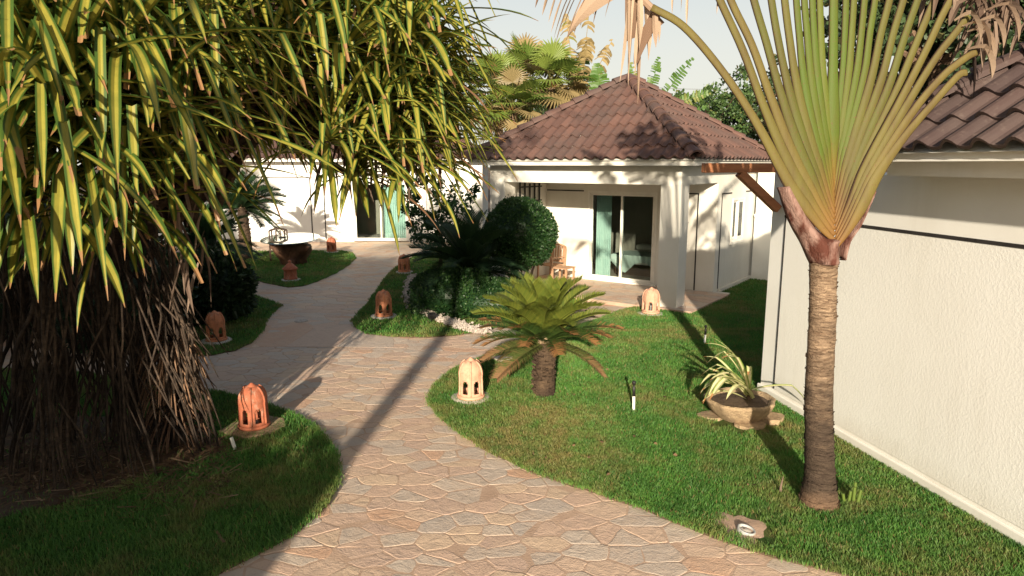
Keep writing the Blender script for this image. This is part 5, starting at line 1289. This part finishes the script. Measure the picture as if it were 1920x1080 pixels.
# plants behind the garden wall
q = at(1440, 300, 21)
random.seed(12); paddle_plant('banana_plant', 'green paddle leafed plant in the gap above the low garden wall', (q.x + .2, q.y, 0), [(90, 78, 1.6, .25, .3, .4, 0), (200, 60, 1.4, .25, .8, .4, 0), (340, 60, 1.4, .25, .8, .4, 0), (260, 70, 1.5, .25, .5, .4, 0), (150, 40, 1.3, .25, .9, .4, 0)], 1.5, 17, 'banana_leaf')
q = at(1480, 260, 24); fan_palm_tree('fan leaf palm glimpsed between the bungalow and the white house', (q.x, q.y, 0), 3.6, .95, 22, 9, .35)
# the big round leafed tree behind the right roof
q = at(1755, 200, 15.5)
o = broad_tree('round_leaf_tree', 'dark round leafed tree with a pale ringed trunk behind the right hand roof', (q.x, q.y, 0), 7.6, 2.5, 15, 620, .15, 'grape_leaf', 'round', .17, 40, None, 'tree', 1.0, (-.1, 0), 'bark', .66)
q = at(1870, 120, 18); broad_tree('round_leaf_tree', 'dark leafy tree above the dead fan leaves at the top right corner', (q.x, q.y, 0), 7.8, 2.5, 13, 520, .16, 'grape_leaf', 'round', .17, 41, None, 'tree', 1.0, (0, 0), 'bark', .5)
q = at(1675, 250, 17); broad_tree('round_leaf_tree', 'lower leafy tree seen between the right stalks of the fan palm', (q.x, q.y, 0), 5.9, 1.7, 9, 480, .13, 'grape_leaf', 'round', .13, 42, None, 'tree', 1.0, (0, 0), 'bark', .5)
# trees that close the garden behind the far house, made taller to block low sky light
for i, (x, y, h, r, lab) in enumerate(((-19, 36, 13, 5, 'wide tall green tree behind the far house at the left'), (-11, 38, 13.5, 5, 'tall green tree behind the middle of the far house'), (-5.5, 37, 10.5, 3.2, 'green tree behind the right end of the far house'))):
    broad_tree('tree', lab, (x, y, 0), h, r, 14, 520, .34, 'tree_leaf', 'oval', .18, 50 + i, 'trees behind the far house', th=.35)
# thin power line across the sky
m = MB(); a = at(880, 95, 60); b = at(1480, 128, 60); d = b - a; a -= d * .6; b += d * .6
m.tube([a.lerp(b, i / 12) - V((0, 0, 2.2 * (1 - (2 * i / 12 - 1) ** 2))) for i in range(13)], .018, 5); tag(m.build('power_line', M['cable']), 'thin power line crossing the pale sky behind the plants', 'cable')

# ------------------------------------------------------------------ out of view: hedges and trees added to shade the left garden, and a palm
random.seed(61)
def added_shade_hedge(label, x0, x1, y, th, h, n):  # unseen hedge, added and sized for the shade it casts
    o = empty('added_shade_hedge', ((x0 + x1) / 2, y, 0), 0, label, 'hedge', 'hedges added out of view for shade'); w = (x1 - x0) / 2; m = MB(); m.box(-w, w - .003, -th * .7, th * .7, 0, h - .25); m.v = m.v; m.build('core', M['dark_leaf'], o); m = MB()
    for _ in range(n):
        f = random.random(); p = V((random.uniform(-w, w), random.uniform(-th, th), random.uniform(0, h) if f < .7 else h - random.uniform(0, .45) * random.random() + .15 * math.sin(3 * random.uniform(-w, w)))); leaf(m, p, rv(), random.uniform(.1, .2), 'oval', random.random())
    m.build('foliage', M['hedge_leaf'], o)
added_shade_hedge('very tall leafy hedge added for shade far left behind the viewpoint', -14.0, -4.75, -2.6, .6, 6.3, 7500)
added_shade_hedge('tall leafy hedge added for shade in the middle of the row behind the viewpoint', -4.75, -4.3, -2.6, .6, 4.6, 900)
added_shade_hedge('lower leafy hedge added for shade close behind the viewpoint', -4.3, -2.62, -2.6, .5, 2.5, 1900)
for i, (x, y, h, r, lab) in enumerate(((-13.5, 5.5, 9.5, 3.2, 'large tree added outside the left edge to block sky light, nearest the viewpoint'), (-14.5, 12.0, 10.5, 3.6, 'large tree added outside the left edge to block sky light beside the shaded lawn'), (-16.0, 19.5, 10.0, 3.6, 'large tree added outside the left edge to block sky light by the far house'))):  # unseen trees added to hold sky light off the left side
    broad_tree('added_sky_block_tree', lab, (x, y, 0), h, r, 12, 480, .30, 'tree_leaf', 'oval', .25, 70 + i, 'big trees added out of view to block sky light', th=.35)
added_shade_hedge('thick tall bush added outside the left edge to block sky light beside the front lawn', -7.6, -5.3, 1.4, 1.6, 5.2, 2600)  # unseen bush added to cut sky light on the front lawn
pl = empty('coconut_palm', (-2.58, -3.0, 0), 0, 'tall slim palm standing behind the viewpoint', 'palm')
m = MB(); m.tube([V((0, 0, 0)), V((.02, 0, 2.5)), V((.05, 0, 5)), V((.1, 0, 9.2))], [.13, .115, .11, .10], 12); m.build('trunk', M['bark'], pl)
fm = frond_mesh(2.6, M['frond_low'], 1.3, 3, .5, 50, .1)
for i in range(16):
    f = fm if i == 0 else fm.copy()
    if i: COL.objects.link(f)
    f.parent = pl; f.location = (.1, 0, 9.2); f.rotation_euler = (0, -rad(random.uniform(-10, 65)), i * 2.4)
for o in COL.objects:
    if o.type == 'EMPTY' and o.parent is None and 'kind' not in o: o["kind"] = "thing"
    if o.type == 'MESH' and o.parent is None and 'kind' not in o: o["kind"] = "thing"
